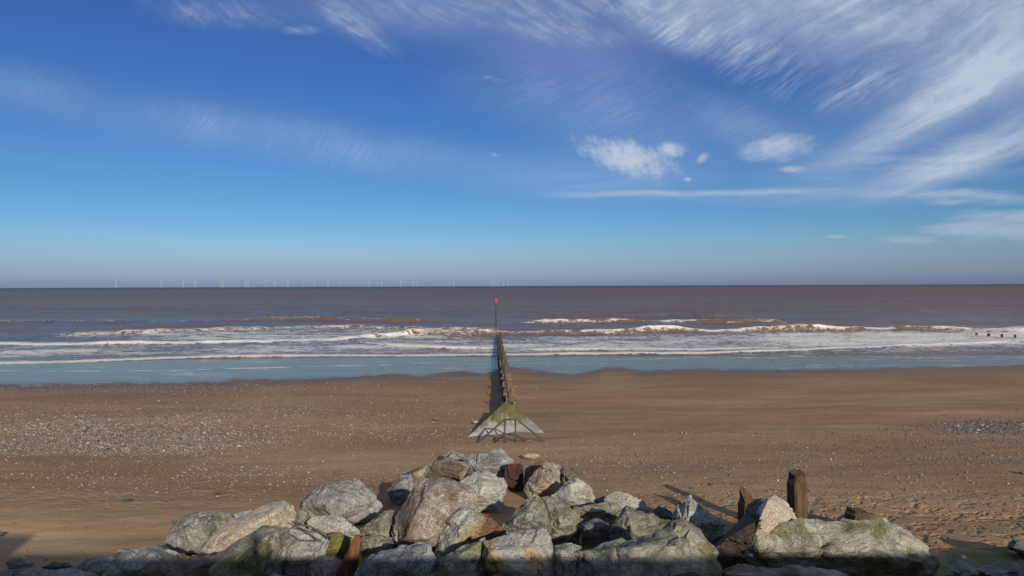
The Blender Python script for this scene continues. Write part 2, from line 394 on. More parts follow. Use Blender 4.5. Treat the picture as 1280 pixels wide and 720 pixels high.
def rock_material(name, c1, c2, vein, vein_amt=.5, stain=None, stain_amt=0.0, moss=0.0, strata=1.0, grain=.5, sdir=None, rim=None, soff=0.0):
    m, t, p = new_mat(name); V = obj_vec(t)
    wv = t.n.new('ShaderNodeTexNoise'); t.put(wv.inputs['Vector'], V); wv.inputs['Scale'].default_value = 1.3; wv.inputs['Detail'].default_value = 4
    o = t.vm('SCALE', t.vm('SUBTRACT', wv.outputs['Color'], (.5, .5, .5))); o.node.inputs['Scale'].default_value = .9
    VW = t.vm('ADD', V, o)
    wf = t.n.new('ShaderNodeTexNoise'); t.put(wf.inputs['Vector'], V); wf.inputs['Scale'].default_value = 5.0; wf.inputs['Detail'].default_value = 5
    o2 = t.vm('SCALE', t.vm('SUBTRACT', wf.outputs['Color'], (.5, .5, .5))); o2.node.inputs['Scale'].default_value = .30
    big = t.noise(V, 1.1, 6, .62)
    mp = t.n.new('ShaderNodeMapping'); t.put(mp.inputs[0], VW); mp.inputs['Rotation'].default_value = (.5, .9, .6); mp.inputs['Scale'].default_value = (1.2, 1.6, 7.0)
    band = t.noise(mp.outputs[0], 1.0, 6, .6)
    fine = t.noise(V, 24, 5, .7)
    c = t.mix(t.ss(big, .34, .66), c1, c2)
    dk = tuple(v * .55 for v in c1); lt = tuple(min(v * 1.45 + .03, .75) for v in c2)
    c = t.mix(t.m('MULTIPLY', t.ss(band, .44, .66), .55 * strata), c, lt)
    c = t.mix(t.m('MULTIPLY', t.ss(band, .50, .30), .70 * strata), c, dk)
    edge = t.voro(t.vm('ADD', VW, o), 2.2, 'DISTANCE_TO_EDGE')
    vm = t.m('MULTIPLY', t.ss(edge, .085, .0), t.ss(t.noise(V, 1.5, 3), .36, .54))
    edge2 = t.voro(t.vm('ADD', VW, o2), 3.8, 'DISTANCE_TO_EDGE')
    vm2 = t.m('MULTIPLY', t.ss(edge2, .075, .0), t.ss(t.noise(V, 2.1, 3), .42, .60))
    c = t.mix(t.m('MULTIPLY', t.m('MAXIMUM', vm, t.m('MULTIPLY', vm2, .7)), vein_amt), c, vein)
    if stain is not None:
        sm = t.ss(t.noise(t.vm('ADD', V, (9.1, 3.3, 1.7)), .95, 5, .6), .50 - .16 * stain_amt, .64 - .12 * stain_amt)
        if sdir is not None:
            g = t.vm('DOT_PRODUCT', t.n.new('ShaderNodeTexCoord').outputs['Object'], sdir)
            sm = t.ss(t.m('ADD', t.m('ADD', g, soff), t.m('MULTIPLY', t.m('SUBTRACT', t.noise(t.vm('ADD', V, (9.1, 3.3, 1.7)), 1.5, 6, .65), .5), 1.5)), -.12, .28)
        if rim is not None: c = t.mix(t.m('MULTIPLY', t.ss(sm, .0, .4), .8), c, rim); sm = t.ss(sm, .45, .9)
        c = t.mix(t.m('MULTIPLY', sm, .85), c, t.mix(t.ss(fine, .3, .7), stain, tuple(v * .55 for v in stain)))
    if moss > 0:
        mm = t.ss(t.noise(t.vm('ADD', V, (2.1, 13.3, 5.7)), 1.6, 6, .66), .60 - .22 * moss, .74 - .18 * moss)
        c = t.mix(t.m('MULTIPLY', mm, .8), c, t.mix(t.ss(fine, .35, .65), (.105, .10, .022), (.17, .15, .045)))
    sp = t.mix(t.ss(fine, .30, .72), (.55, .55, .55), (1.4, 1.4, 1.4))
    c = t.mix(grain, c, t.mix(1.0, c, sp, 'MULTIPLY'))
    spk = t.m('MULTIPLY', t.ss(t.voro(V, 30), .16, .06), t.ss(t.noise(V, 3, 2), .45, .6))
    c = t.mix(t.m('MULTIPLY', spk, .5), c, (.06, .055, .05))
    t.put(p.inputs['Base Color'], c); p.inputs['Roughness'].default_value = .82; p.inputs['Specular IOR Level'].default_value = .3
    h = t.m('ADD', t.m('MULTIPLY', t.noise(V, 6, 9, .70), .024), t.m('MULTIPLY', band, .075 * strata))
    h = t.m('ADD', h, t.m('MULTIPLY', fine, .014))
    h = t.m('SUBTRACT', h, t.m('MULTIPLY', t.ss(edge, .03, .0), .03))
    t.put(p.inputs['Normal'], t.bump(h, .9, 1.0))
    return m

def wood_material(name, c1, c2, rot=0.0, green=0.0):
    m, t, p = new_mat(name); V = obj_vec(t)
    mp = t.n.new('ShaderNodeMapping'); t.put(mp.inputs[0], V); mp.inputs['Scale'].default_value = (14, 14, 1.1)
    g = t.noise(mp.outputs[0], 1.0, 6, .65); b = t.noise(V, 2.2, 5)
    c = t.mix(t.ss(g, .35, .65), c1, c2); c = t.mix(t.ss(b, .48, .68), c, tuple(v * .45 for v in c1))
    if green: c = t.mix(t.m('MULTIPLY', t.ss(t.noise(V, 1.3, 5), .42, .6), green), c, (.035, .045, .02))
    t.put(p.inputs['Base Color'], c); p.inputs['Roughness'].default_value = .85
    t.put(p.inputs['Normal'], t.bump(t.m('ADD', t.m('MULTIPLY', g, .03), t.m('MULTIPLY', b, .02)), .8, 1.0))
    return m
def plain_material(name, c, rough=.6, metal=0.0, c2=None, scale=6.0, bump=.01):
    m, t, p = new_mat(name); V = obj_vec(t); n = t.noise(V, scale, 6, .65)
    t.put(p.inputs['Base Color'], t.mix(t.ss(n, .38, .62), c, c2 or tuple(v * .75 for v in c)))
    p.inputs['Roughness'].default_value = rough; p.inputs['Metallic'].default_value = metal
    if bump: t.put(p.inputs['Normal'], t.bump(n, .8, bump))
    return m
def rust_material():
    m, t, p = new_mat('rusted iron'); V = obj_vec(t); n = t.noise(V, 5, 8, .7); q = t.noise(V, 1.8, 4)
    c = t.ramp(n, [(.3, (.015, .007, .006)), (.48, (.035, .010, .007)), (.62, (.070, .020, .010)), (.8, (.15, .055, .024))])
    t.put(p.inputs['Base Color'], t.mix(t.ss(q, .45, .65), c, (.045, .016, .012))); p.inputs['Roughness'].default_value = .8
    t.put(p.inputs['Normal'], t.bump(n, 1.0, .06)); return m
def concrete_material(name, green=1.0, zlo=1.2, zhi=2.2):
    m, t, p = new_mat(name); P = geo_pos(t); x, y, z = t.sep(P)
    n = t.noise(P, 1.6, 6, .6); f = t.noise(P, 14, 5, .7)
    run = t.noise(t.comb(t.m('MULTIPLY', x, 7), t.m('MULTIPLY', y, .9), 0.0), 1.0, 4)
    c = t.mix(t.ss(f, .3, .7), (.31, .295, .25), (.42, .395, .335))
    c = t.mix(t.ss(n, .45, .7), c, (.24, .23, .20))
    if green:
        lim = t.m('ADD', z, t.m('ADD', t.m('MULTIPLY', t.m('SUBTRACT', n, .5), .7), t.m('MULTIPLY', t.m('SUBTRACT', run, .5), .55)))
        g = t.m('MULTIPLY', t.ss(lim, zlo, zhi), green)
        c = t.mix(g, c, t.mix(t.ss(run, .35, .65), (.19, .150, .048), (.105, .098, .030)))
    t.put(p.inputs['Base Color'], c); p.inputs['Roughness'].default_value = .88
    t.put(p.inputs['Normal'], t.bump(t.m('ADD', t.m('MULTIPLY', f, .012), t.m('MULTIPLY', n, .05)), .8, 1.0)); return m
def pebble_material():
    m, t, p = new_mat('pebbles'); a = t.attr('tone', 'Color'); t.put(p.inputs['Base Color'], a); p.inputs['Roughness'].default_value = .7; return m

M = {}
M['sand'] = sand_material(); M['water'] = water_material(); M['pebble'] = pebble_material()
GREY, GREEN, PALE = (.20, .205, .19), (.165, .18, .145), (.33, .335, .30)
M['grey'] = rock_material('grey green gneiss', (.162, .165, .148), (.248, .248, .218), (.50, .49, .44), .8, None, 0, .05)
M['veined'] = rock_material('veined green rock', (.125, .135, .108), (.20, .205, .17), (.48, .45, .36), .95, None, 0, .35)
M['pink'] = rock_material('pink granite', (.215, .165, .130), (.292, .232, .186), (.60, .54, .47), .95, (.19, .13, .07), .2, 0, .5)
M['cream'] = rock_material('cream granite', (.37, .30, .235), (.47, .385, .305), (.62, .56, .48), .4, None, 0, 0, .35, .7)
M['pale'] = rock_material('pale grey stone', (.245, .240, .208), (.35, .342, .295), (.54, .52, .46), .6, None, 0, .15)
M['tan'] = rock_material('tan boulder stone', (.235, .185, .135), (.34, .275, .21), (.48, .42, .34), .5, (.12, .085, .055), .3, .1)
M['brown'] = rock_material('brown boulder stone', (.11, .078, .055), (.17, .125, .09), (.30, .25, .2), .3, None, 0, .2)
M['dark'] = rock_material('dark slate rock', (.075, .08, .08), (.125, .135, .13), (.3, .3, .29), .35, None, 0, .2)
M['olive'] = rock_material('olive layered rock', (.135, .132, .098), (.225, .22, .165), (.42, .40, .32), .6, None, 0, .40, 1.4)
M['moss'] = rock_material('algae covered rock', (.115, .105, .024), (.17, .15, .04), (.25, .23, .09), .3, None, 0, .5, .5)
M['blue'] = rock_material('blue grey rock', (.15, .158, .165), (.255, .265, .272), (.52, .52, .52), .7, (.16, .115, .08), .15, 0)
M['ochre'] = rock_material('ochre stained rock', (.235, .235, .20), (.33, .325, .28), (.55, .52, .44), .6, (.17, .088, .046), .42, .1, sdir=(.62, 0, -.25), rim=(.33, .24, .10))
M['rusty'] = rock_material('iron stained rock', (.235, .235, .215), (.33, .325, .295), (.56, .52, .44), .6, (.105, .058, .042), .62, 0, sdir=(-.30, 0, -.55), rim=(.40, .27, .11), soff=.15)
M['red'] = rock_material('red conglomerate rock', (.19, .115, .105), (.27, .20, .185), (.5, .45, .42), .9, (.12, .05, .045), .4, 0, .3, .8)
M['long'] = rock_material('lichen stained slab rock', (.20, .198, .155), (.31, .302, .245), (.50, .47, .38), .6, (.15, .08, .05), .15, .68, 1.2)
M['weed'] = rock_material('weed and shade rock', (.055, .042, .032), (.10, .075, .055), (.16, .13, .1), .3, None, 0, .1, 1.0)
M['timber'] = wood_material('weathered timber', (.13, .075, .036), (.20, .125, .065), 0, .25); M['timber_dark'] = wood_material('dark wet timber', (.045, .032, .022), (.075, .055, .036), 0, .6)
M['timber_mid'] = wood_material('tide worn timber', (.085, .058, .035), (.14, .098, .06), 0, .5); M['timber_pale'] = wood_material('bleached timber', (.22, .175, .12), (.34, .275, .2))
M['timber_red'] = wood_material('rotten red timber', (.06, .022, .011), (.20, .072, .028)); M['post'] = wood_material('brown mooring timber', (.045, .026, .012), (.125, .068, .028))
M['branch'] = wood_material('dead branch bark', (.085, .055, .045), (.15, .10, .08))
M['rust'] = rust_material(); M['concrete'] = concrete_material('algae stained concrete', 1.0, 1.40, 1.85); M['wall'] = concrete_material('sea wall concrete', 0.0)
M['slab'] = concrete_material('green slab concrete', .95, 1.2, 2.2)
M['rail'] = plain_material('dark galvanised rail', (.045, .045, .043), .6, .2, (.07, .062, .055)); M['steel_dark'] = plain_material('dark painted steel', (.035, .033, .035), .6)
M['red_paint'] = plain_material('faded red paint', (.36, .03, .055), .6, 0, (.42, .06, .08)); M['turbine'] = plain_material('haze dulled turbine paint', (.34, .36, .39), .5, 0, (.33, .35, .38), 6, 0)  # turbine white greyed down, distance haze put into the colour
M['cloth'] = plain_material('dark jacket cloth', (.04, .045, .06), .9); M['skin'] = plain_material('skin', (.45, .28, .2), .6); M['hair'] = plain_material('brown hair', (.06, .04, .025), .7); M['plastic'] = plain_material('black camera body', (.02, .02, .02), .4)

# ------------------------------------------------------------------ water edge and wave lines (photo columns -> distance out)
def line_d(pts, z=0.15):
    """polyline of photo columns/rows -> (tan azimuth, distance)"""
    q = [at_z(px, py, z) for px, py in pts]
    return np.array([p.x / p.y for p in q]), np.array([p.y for p in q])
def at_z(px, py, z):
    v = ray(px, py); return at(px, py, (z - CAM_Z) / v.z)
def edge_pts(pts):
    q = [on_ground(px, py) for px, py in pts]
    return np.array([p.x / p.y for p in q]), np.array([p.y for p in q])
EDGE_U, EDGE_D = edge_pts([(-500, 484), (-100, 483), (0, 482), (90, 481), (160, 479.5), (230, 480), (300, 477), (360, 474), (420, 472), (450, 472), (480, 469), (510, 469.5), (530, 472), (550, 469), (575, 466), (605, 467), (622, 463), (640, 460), (655, 462), (675, 464), (700, 467), (715, 468.5), (735, 465), (755, 461), (780, 459.5), (800, 463), (812, 464.5), (830, 464), (850, 462), (880, 461.5), (930, 463), (1000, 463), (1060, 462.5), (1120, 461.5), (1180, 460.5), (1230, 459), (1280, 457), (1400, 455), (1800, 452)])
def edge_at(u):
    x = u * 56
    return np.interp(u, EDGE_U, EDGE_D) + 1.3 * n2(x, np.zeros_like(x), 4.2, 1, 4, 4.4) + .9 * n2(x, np.zeros_like(x), 1.5, 1, 4, 1.4)

# ------------------------------------------------------------------ beach
def build_beach():
    nc = 1000
    u = np.linspace(-1.25, 1.25, nc)
    yr = np.concatenate([np.linspace(-3, 9.5, 40), np.exp(np.linspace(math.log(9.6), math.log(70), 640)), np.exp(np.linspace(math.log(72), math.log(600), 40)), [2000, 60000]])
    Y, U = np.meshgrid(yr, u, indexing='ij'); X = U * (Y + 22)
    x, y = X.ravel(), Y.ravel(); z = beach_z(x, y)
    px, py = project(x, np.maximum(y, 2.0), z)
    me = mesh_np('beach', np.stack([x, y, z], 1), grid_faces(len(yr), nc))
    ed = edge_at(np.clip(x / np.maximum(y, 1), -1.4, 1.4))
    dist = ed - y
    wet = sstep(6.0, .3, dist + 1.8 * n2(x, y, 6, 2, 3, 2.2)) * .62 + .38 * sstep(17, 2, dist + 2.5 * n2(x, y, 9, 3, 3, 6.2))
    fattr(me, 'wet', np.clip(wet + .75 * np.exp(-((px - 1250) / 85) ** 2 - ((py - 532) / 9) ** 2) + .35 * np.exp(-((px - 690) / 60) ** 2 - ((py - 525) / 12) ** 2), 0, 1)); sh = shingle(x, y, px, py); fattr(me, 'shingle', sh)
    fattr(me, 'foot', np.clip(sstep(600, 650, py) * sstep(720, 900, px) + .35 * np.exp(-((px - 130) / 260) ** 2 - ((py - 618) / 18) ** 2) + .06, 0, 1) * sstep(45, 25, y))
    fattr(me, 'dry', np.clip(np.exp(-((px - 60) / 270) ** 2 - ((py - 672) / 30) ** 2) + .35 * np.exp(-((px - 1130) / 230) ** 2 - ((py - 630) / 40) ** 2) + .45 * np.exp(-((px - 420) / 160) ** 2 - ((py - 575) / 18) ** 2) + .3 * np.exp(-((px - 640) / 90) ** 2 - ((py - 600) / 50) ** 2), 0, 1) * (.75 + .5 * n2(x, y, 3, 1.5, 3, 6.6)))
    o = link('beach', me, M['sand']); tag(o, kind='structure')
def shingle(x, y, px, py):
    def e(cx, cy, rx, ry, v): return v * np.exp(-(((px - cx) / rx) ** 2 + ((py - cy) / ry) ** 2) ** 1.6)
    nz = n2(x, y, 4.0, 1.6, 4, 5.5); nf = n2(x, y, 1.2, .6, 3, 9.5)
    f = np.maximum.reduce([e(130, 545, 310, 32, 1.0), e(450, 535, 120, 30, .45), e(330, 515, 110, 14, .5), e(60, 515, 200, 12, .4), e(270, 600, 300, 18, .34), e(200, 486, 420, 10, .30), e(520, 515, 80, 35, .30),
                           e(960, 568, 420, 30, .36), e(1245, 534, 90, 13, 1.0), e(1230, 548, 120, 24, .55), e(1050, 610, 340, 30, .20), e(800, 600, 180, 40, .22), e(560, 545, 90, 26, .3)])
    f = f * np.clip(.8 + .75 * nz + .45 * nf + .5 * np.clip(f - .6, 0, 1), 0.05, 1.6) + .025
    f = f * (1 - .9 * np.exp(-((px - 60) / 240) ** 2 - ((py - 668) / 24) ** 2)) * (1 - .7 * np.exp(-((px - 830) / 190) ** 2 - ((py - 505) / 28) ** 2))
    return np.clip(f, 0, 1)
build_beach()

# ------------------------------------------------------------------ sea
def build_sea():
    nc = 1100; u = np.linspace(-1.15, 1.15, nc)
    e = edge_at(u)
    t_near = np.linspace(0, 1, 150); nr1 = 150
    rows = []
    for k in t_near: rows.append(e + (74 - e) * (k ** 1.15))
    mid = np.concatenate([np.arange(74.25, 150, .25), np.exp(np.linspace(math.log(150.3), math.log(400), 130)), np.exp(np.linspace(math.log(404), math.log(60000), 150))])
    Y = np.concatenate([np.stack(rows), np.repeat(mid[:, None], nc, 1)]); U = np.repeat(u[None, :], len(Y), 0)
    X = U * Y; x, y, uu = X.ravel(), Y.ravel(), U.ravel()
    z = np.zeros_like(x); foam = np.zeros_like(x)
    # open chop
    ca = sstep(68, 110, y) * np.clip(260 / np.maximum(y, 260), 0, 1) ** .5
    lim = (y < 700)
    ch = np.zeros_like(x); ch[lim] = (.16 * n2(x[lim], y[lim], 14, 5.5, 3, 1.1) + .10 * n2(x[lim], y[lim], 3.6, 2.0, 3, 2.7))
    z += ch * ca * sstep(700, 400, y)
    def wave(pts, amp, wf=1.0, wb=4.5, fo=0.0, fw=1.0, fback=0.0, fback_w=8.0, jit=.8, u0=None, u1=None, seed=0., patch=0.0, fshift=0.0, fade=.06, pb=.08, ffront=0.0, ffw=2.0):
        nonlocal z, foam
        lu, ld = line_d(pts)
        dc = np.interp(uu, lu, ld) + jit * n2(x, np.zeros_like(x), 9, 1, 4, seed + .3)
        a = sstep(lu[0] - fade, lu[0] + fade, uu) * sstep(lu[-1] + fade, lu[-1] - fade, uu)
        r = y - dc
        mod = np.clip(.75 + .75 * n2(x, np.zeros_like(x), 13, 1, 3, seed + 5.1), .3, 1.15)
        prof = np.where(r < 0, np.exp(-(r / wf) ** 2), np.exp(-(r / wb) ** 2))
        z += amp * a * mod * prof
        pm = 1.0
        if patch: pm = sstep(-patch, patch, n2(x, y, 5, 2.2, 4, seed + 9.7) + pb)
        r2 = r - fshift
        foam = np.maximum(foam, fo * a * pm * np.where(r2 < 0, np.exp(-(r2 / fw) ** 2), np.exp(-(r2 / (fw * 1.8)) ** 2)))
        if fback: foam = np.maximum(foam, fback * a * np.where(r < -.5, 0, np.exp(-(r / fback_w) ** 2)))
        if ffront: foam = np.maximum(foam, ffront * a * np.where(r > .5, 0, np.exp(-(r / ffw) ** 2)))
    # swash lines
    wave([(-300, 466), (0, 465.3), (120, 465.5), (220, 464.5), (340, 460.5), (445, 458), (545, 455)], .02, .4, 1.2, .72, .38, jit=.4, seed=.2, patch=.45)
    wave([(-300, 457), (0, 454), (100, 451), (220, 446.5), (320, 444.5), (440, 443), (600, 443), (700, 442), (880, 440.5), (960, 438), (1130, 431), (1210, 428), (1280, 425), (1600, 420)], .22, .7, 3.2, .90, .75, .42, 4.5, jit=.6, seed=1.2)
    wave([(900, 441), (980, 443.5), (1120, 445.5), (1280, 446), (1600, 447)], .05, .5, 2, .62, .35, .24, 3, jit=.5, seed=2.2, patch=.3)
    wave([(640, 436), (760, 435), (880, 435), (1000, 434.5)], .2, .8, 3, .80, 1.6, .45, 6, jit=.8, seed=2.9)
    wave([(-300, 428), (0, 429), (100, 430), (220, 428), (320, 426.5), (420, 424), (475, 420)], .42, .9, 4, .95, 1.5, .40, 7, jit=.8, seed=3.3, ffront=.30, ffw=4)
    wave([(440, 425), (470, 429), (510, 432), (560, 434), (640, 435)], .28, .8, 3.5, .85, 1.4, .46, 7, jit=.6, seed=4.4)
    # main breaker
    wave([(476, 421), (520, 418), (600, 417), (700, 417), (760, 416), (820, 414), (900, 414), (960, 413), (1060, 411.5), (1150, 411), (1280, 414), (1600, 418)], .95, .9, 4.5, .98, 1.5, .46, 8, jit=1.6, seed=5.5, patch=.26, pb=.02, ffront=.0, ffw=11, fshift=.6)
    foam = np.maximum(foam, .50 * sstep(-.02, .05, uu) * np.exp(-((y - np.interp(uu, *line_d([(600, 421), (700, 421), (820, 419), (960, 418), (1150, 416), (1280, 418)])) + 2) / 6) ** 2))
    wave([(60, 419), (150, 416), (230, 413), (320, 410.5), (400, 408.5), (470, 409.5), (540, 411), (620, 411)], .66, 1.0, 5, .58, 2.4, .34, 7, jit=1.8, seed=6.6, patch=.22, pb=0.0, ffront=.40, ffw=11)
    wave([(-300, 413), (40, 412), (180, 409), (300, 406)], .3, 1.5, 5, 0, 1, seed=6.9)
    # outer waves
    wave([(630, 404), (700, 402.5), (770, 402), (840, 402), (910, 403), (980, 402)], .80, 1.3, 5, .62, 2.4, .0, 5, jit=1.6, seed=7.7, patch=.20)
    wave([(940, 405.5), (1000, 404), (1060, 405)], .5, 1.3, 5, .3, 2.4, jit=1.6, seed=7.9, patch=.1)
    wave([(-300, 403), (0, 402.5), (60, 401.5), (110, 402), (300, 400.5), (400, 399), (480, 401), (580, 402)], .75, 1.6, 6, .34, 2.0, jit=1.8, seed=8.8, patch=.03)
    wave([(630, 396), (740, 394.5), (850, 396), (960, 395)], .8, 2, 8, 0, 2, jit=3, seed=9.9)
    wave([(200, 391), (420, 390), (600, 392)], .45, 2.5, 9, 0, 2, jit=4, seed=10.2)
    wave([(760, 389), (960, 388), (1250, 389)], .5, 2.5, 9, 0, 2, jit=4, seed=11.2)
    wave([(-200, 385), (150, 386), (420, 384)], .5, 3, 12, 0, 2, jit=5, seed=12.2)
    # lacy drift between breakers
    dz = np.interp(uu, *line_d([(-300, 440), (0, 440), (320, 436), (640, 430), (960, 426), (1280, 420), (1600, 418)]))
    wob = n2(x, y, 10, 5, 4, 3.9)
    foam = np.maximum(foam, (.52 + .30 * wob) * np.exp(-((y - dz) / (19 + 4 * np.clip(uu * 2, -1, 1))) ** 2) * sstep(76, 80, y))
    rt = sstep(.15, .45, uu)
    foam = np.maximum(foam, rt * (.70 + .20 * wob) * sstep(84, 92, y) * sstep(126, 108, y))
    lt = sstep(.05, -.15, uu)
    foam = np.maximum(foam, lt * (.50 + .30 * wob) * sstep(100, 106, y) * sstep(136, 118, y) * sstep(-.72, -.5, uu))
    # swash film clings to the sand
    bz = beach_z(x, y) + .006 + .012 * sstep(0, 4, y - e[None, :].repeat(len(Y), 0).ravel())
    k = .04; dlt = z - bz
    zz = bz + np.where(dlt > 0, dlt, 0) * 1.0
    zz = np.where(y > 130, z, zz)
    film = sstep(.10, .0, dlt) * sstep(84, 76, y)
    # faint scum on the film
    foam = np.maximum(foam, film * (.18 + .42 * n2(x, y, 5, 1.2, 4, 7.1)) * sstep(-.2, .3, n2(x, y, 22, 6, 2, 2.4)) * sstep(.5, 3, y - e[None, :].repeat(len(Y), 0).ravel()))
    me = mesh_np('sea', np.stack([x, y, zz], 1), grid_faces(len(Y), nc))
    fattr(me, 'foam', np.clip(foam, 0, 1)); fattr(me, 'film', film); fattr(me, 'chop', y - e[None, :].repeat(len(Y), 0).ravel())
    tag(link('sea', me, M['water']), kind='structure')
build_sea()

# ------------------------------------------------------------------ shingle (uncountable pebbles)
def pebble_mesh(name, x, y, size, seed, ico):
    r = np.random.RandomState(seed); n = len(x); z = beach_z(x, y)
    if ico:
        bm = bmesh.new(); bmesh.ops.create_icosphere(bm, subdivisions=1, radius=1)
        bv = np.array([v.co[:] for v in bm.verts]); bf = np.array([[v.index for v in f.verts] for f in bm.faces]); bm.free()
    else:
        bv = np.array([(1, 0, 0), (-1, 0, 0), (0, 1, 0), (0, -1, 0), (0, 0, 1), (0, 0, -1)], float)
        bf = np.array([(0, 2, 4), (2, 1, 4), (1, 3, 4), (3, 0, 4), (2, 0, 5), (1, 2, 5), (3, 1, 5), (0, 3, 5)])
    sc = size[:, None] * np.stack([r.uniform(.8, 1.35, n), r.uniform(.65, 1.0, n), r.uniform(.40, .75, n)], 1)
    V = bv[None] * sc[:, None, :] * r.uniform(.82, 1.18, (n, len(bv), 1))
    a = r.uniform(0, 6.283, n); ca, sa = np.cos(a)[:, None], np.sin(a)[:, None]; t = r.uniform(-.4, .4, n)[:, None]
    X, Y, Z = V[..., 0] * ca - V[..., 1] * sa, V[..., 0] * sa + V[..., 1] * ca, V[..., 2]
    Z = Z + X * t
    P = np.stack([X + x[:, None], Y + y[:, None], Z + (z + sc[:, 2] * .35)[:, None]], -1).reshape(-1, 3)
    F = (bf[None] + (np.arange(n) * len(bv))[:, None, None]).reshape(-1, 3)
    me = mesh_np(name, P, F)
    pal = np.array([(.11, .098, .09), (.16, .14, .125), (.23, .175, .14), (.32, .26, .21), (.25, .135, .09), (.36, .32, .28), (.07, .065, .065), (.50, .47, .43), (.34, .29, .26)])
    light = pal[r.choice(len(pal), n, p=[.17, .19, .18, .15, .09, .075, .065, .014, .066])]
    dark = pal[r.choice(len(pal), n, p=[.29, .24, .15, .08, .08, .015, .13, .003, .012])]
    c = np.where((r.uniform(0, 1, n) < np.clip(.62 - x / 30, .1, .85))[:, None], light, dark) * r.uniform(.75, 1.2, (n, 1))
    at_ = me.color_attributes.new('tone', 'FLOAT_COLOR', 'POINT')
    at_.data.foreach_set('color', np.concatenate([np.repeat(c, len(bv), 0), np.ones((n * len(bv), 1))], 1).astype(np.float32).ravel())
    return me
def build_shingle():
    r = np.random.RandomState(3); n = 1200000
    x = r.uniform(-46, 46, n); y = r.uniform(13, 60, n); z = beach_z(x, y); px, py = project(x, y, z)
    f = shingle(x, y, px, py)
    lod = np.clip(30 / y, .35, 1) ** 1.0
    ok = (r.uniform(0, 1, n) < f ** 1.25 * .95 * lod) & (np.abs(px - 640) < 760) & (y < edge_at(x / y) + np.where(x < -3, 5.0, .8) * r.uniform(0, 1, n) ** 1.5)
    x, y, f = x[ok], y[ok], f[ok]
    size = np.clip(.0175 * np.exp(r.normal(0, .42, len(x))), .010, .075) * (1 + .15 * (y > 30) + .95 * np.clip(f - .5, 0, .5))
    near = y < 26
    o = link('shingle', pebble_mesh('shingle', x[near], y[near], size[near] * 1.05, 5, True), M['pebble']); tag(o, 'loose pebbles strewn over the near sand', 'shingle', kind='stuff')
    o = link('shingle_bank', pebble_mesh('shingle_bank', x[~near], y[~near], size[~near] * 1.1, 6, False), M['pebble']); tag(o, 'bank of grey and white pebbles across the middle of the beach', 'shingle', kind='stuff')
build_shingle()

# ------------------------------------------------------------------ boulders traced to their outlines, each with its own distance and depth
DG = None
def hull_rock(pts, name, seed, rough=1.0, strata_dir=None, depth=6):
    global DG
    c = sum((Vector(p) for p in pts), Vector()) / len(pts)
    bm = bmesh.new()
    for p in pts: bm.verts.new(Vector(p) - c)
    r = bmesh.ops.convex_hull(bm, input=bm.verts)
    bmesh.ops.delete(bm, geom=[v for v in bm.verts if not v.link_faces], context='VERTS')
    me = bm_mesh(bm, name)
    tmp = bpy.data.objects.new('tmp', me); C.objects.link(tmp)
    md = tmp.modifiers.new('r', 'REMESH'); md.mode = 'SHARP'; md.octree_depth = depth; md.scale = .92; md.sharpness = 1.0; md.use_remove_disconnected = False
    DG = bpy.context.evaluated_depsgraph_get(); DG.update()
    nm = bpy.data.meshes.new_from_object(tmp.evaluated_get(DG)); bpy.data.objects.remove(tmp); bpy.data.meshes.remove(me)
    nm.name = name; n = len(nm.vertices)
    co = np.empty(n * 3, np.float32); nm.vertices.foreach_get('co', co); co = co.reshape(-1, 3).astype(float)
    no = np.empty(n * 3, np.float32); nm.vertices.foreach_get('normal', no); no = no.reshape(-1, 3).astype(float)
    ext = co.max(0) - co.min(0); size = float(np.sort(ext)[1]); rs = np.random.RandomState(seed)
    off = rs.uniform(0, 90, 3); q = co / size
    ax = rs.normal(size=3) if strata_dir is None else np.array(strata_dir, float); ax /= np.linalg.norm(ax)
    w = .9 * fbm(q * 1.6 + off, 3)
    d = .015 * fbm(q * 2.0 + off, 4, .55)
    wd, wid, wc = worley(q * 2.3 + .15 * np.stack([w, w, w], 1) + off, seed & 127)
    tilt = ((q * 2.3 + off - wc) * _grad[wid]).sum(1)
    d += .030 * ((_perm[wid] / 255.0) - .5) + .040 * tilt
    s = (q @ ax) * 9 + w * 1.2
    d += .014 * perlin(np.stack([s, s * 0 + off[0], w], 1)) * 2
    d -= .030 * np.clip(1 - np.abs(fbm(q * 1.3 + off[::-1], 3)) / .045, 0, 1) ** 1.5
    d += .008 * fbm(q * 9 + off, 3, .6)
    co = co + no * (d * size * rough)[:, None]
    nm.vertices.foreach_set('co', co.astype(np.float32).ravel()); nm.update()
    nm.polygons.foreach_set('use_smooth', [True] * len(nm.polygons))
    try: nm.set_sharp_from_angle(angle=R(38))
    except Exception: pass
    return nm, c

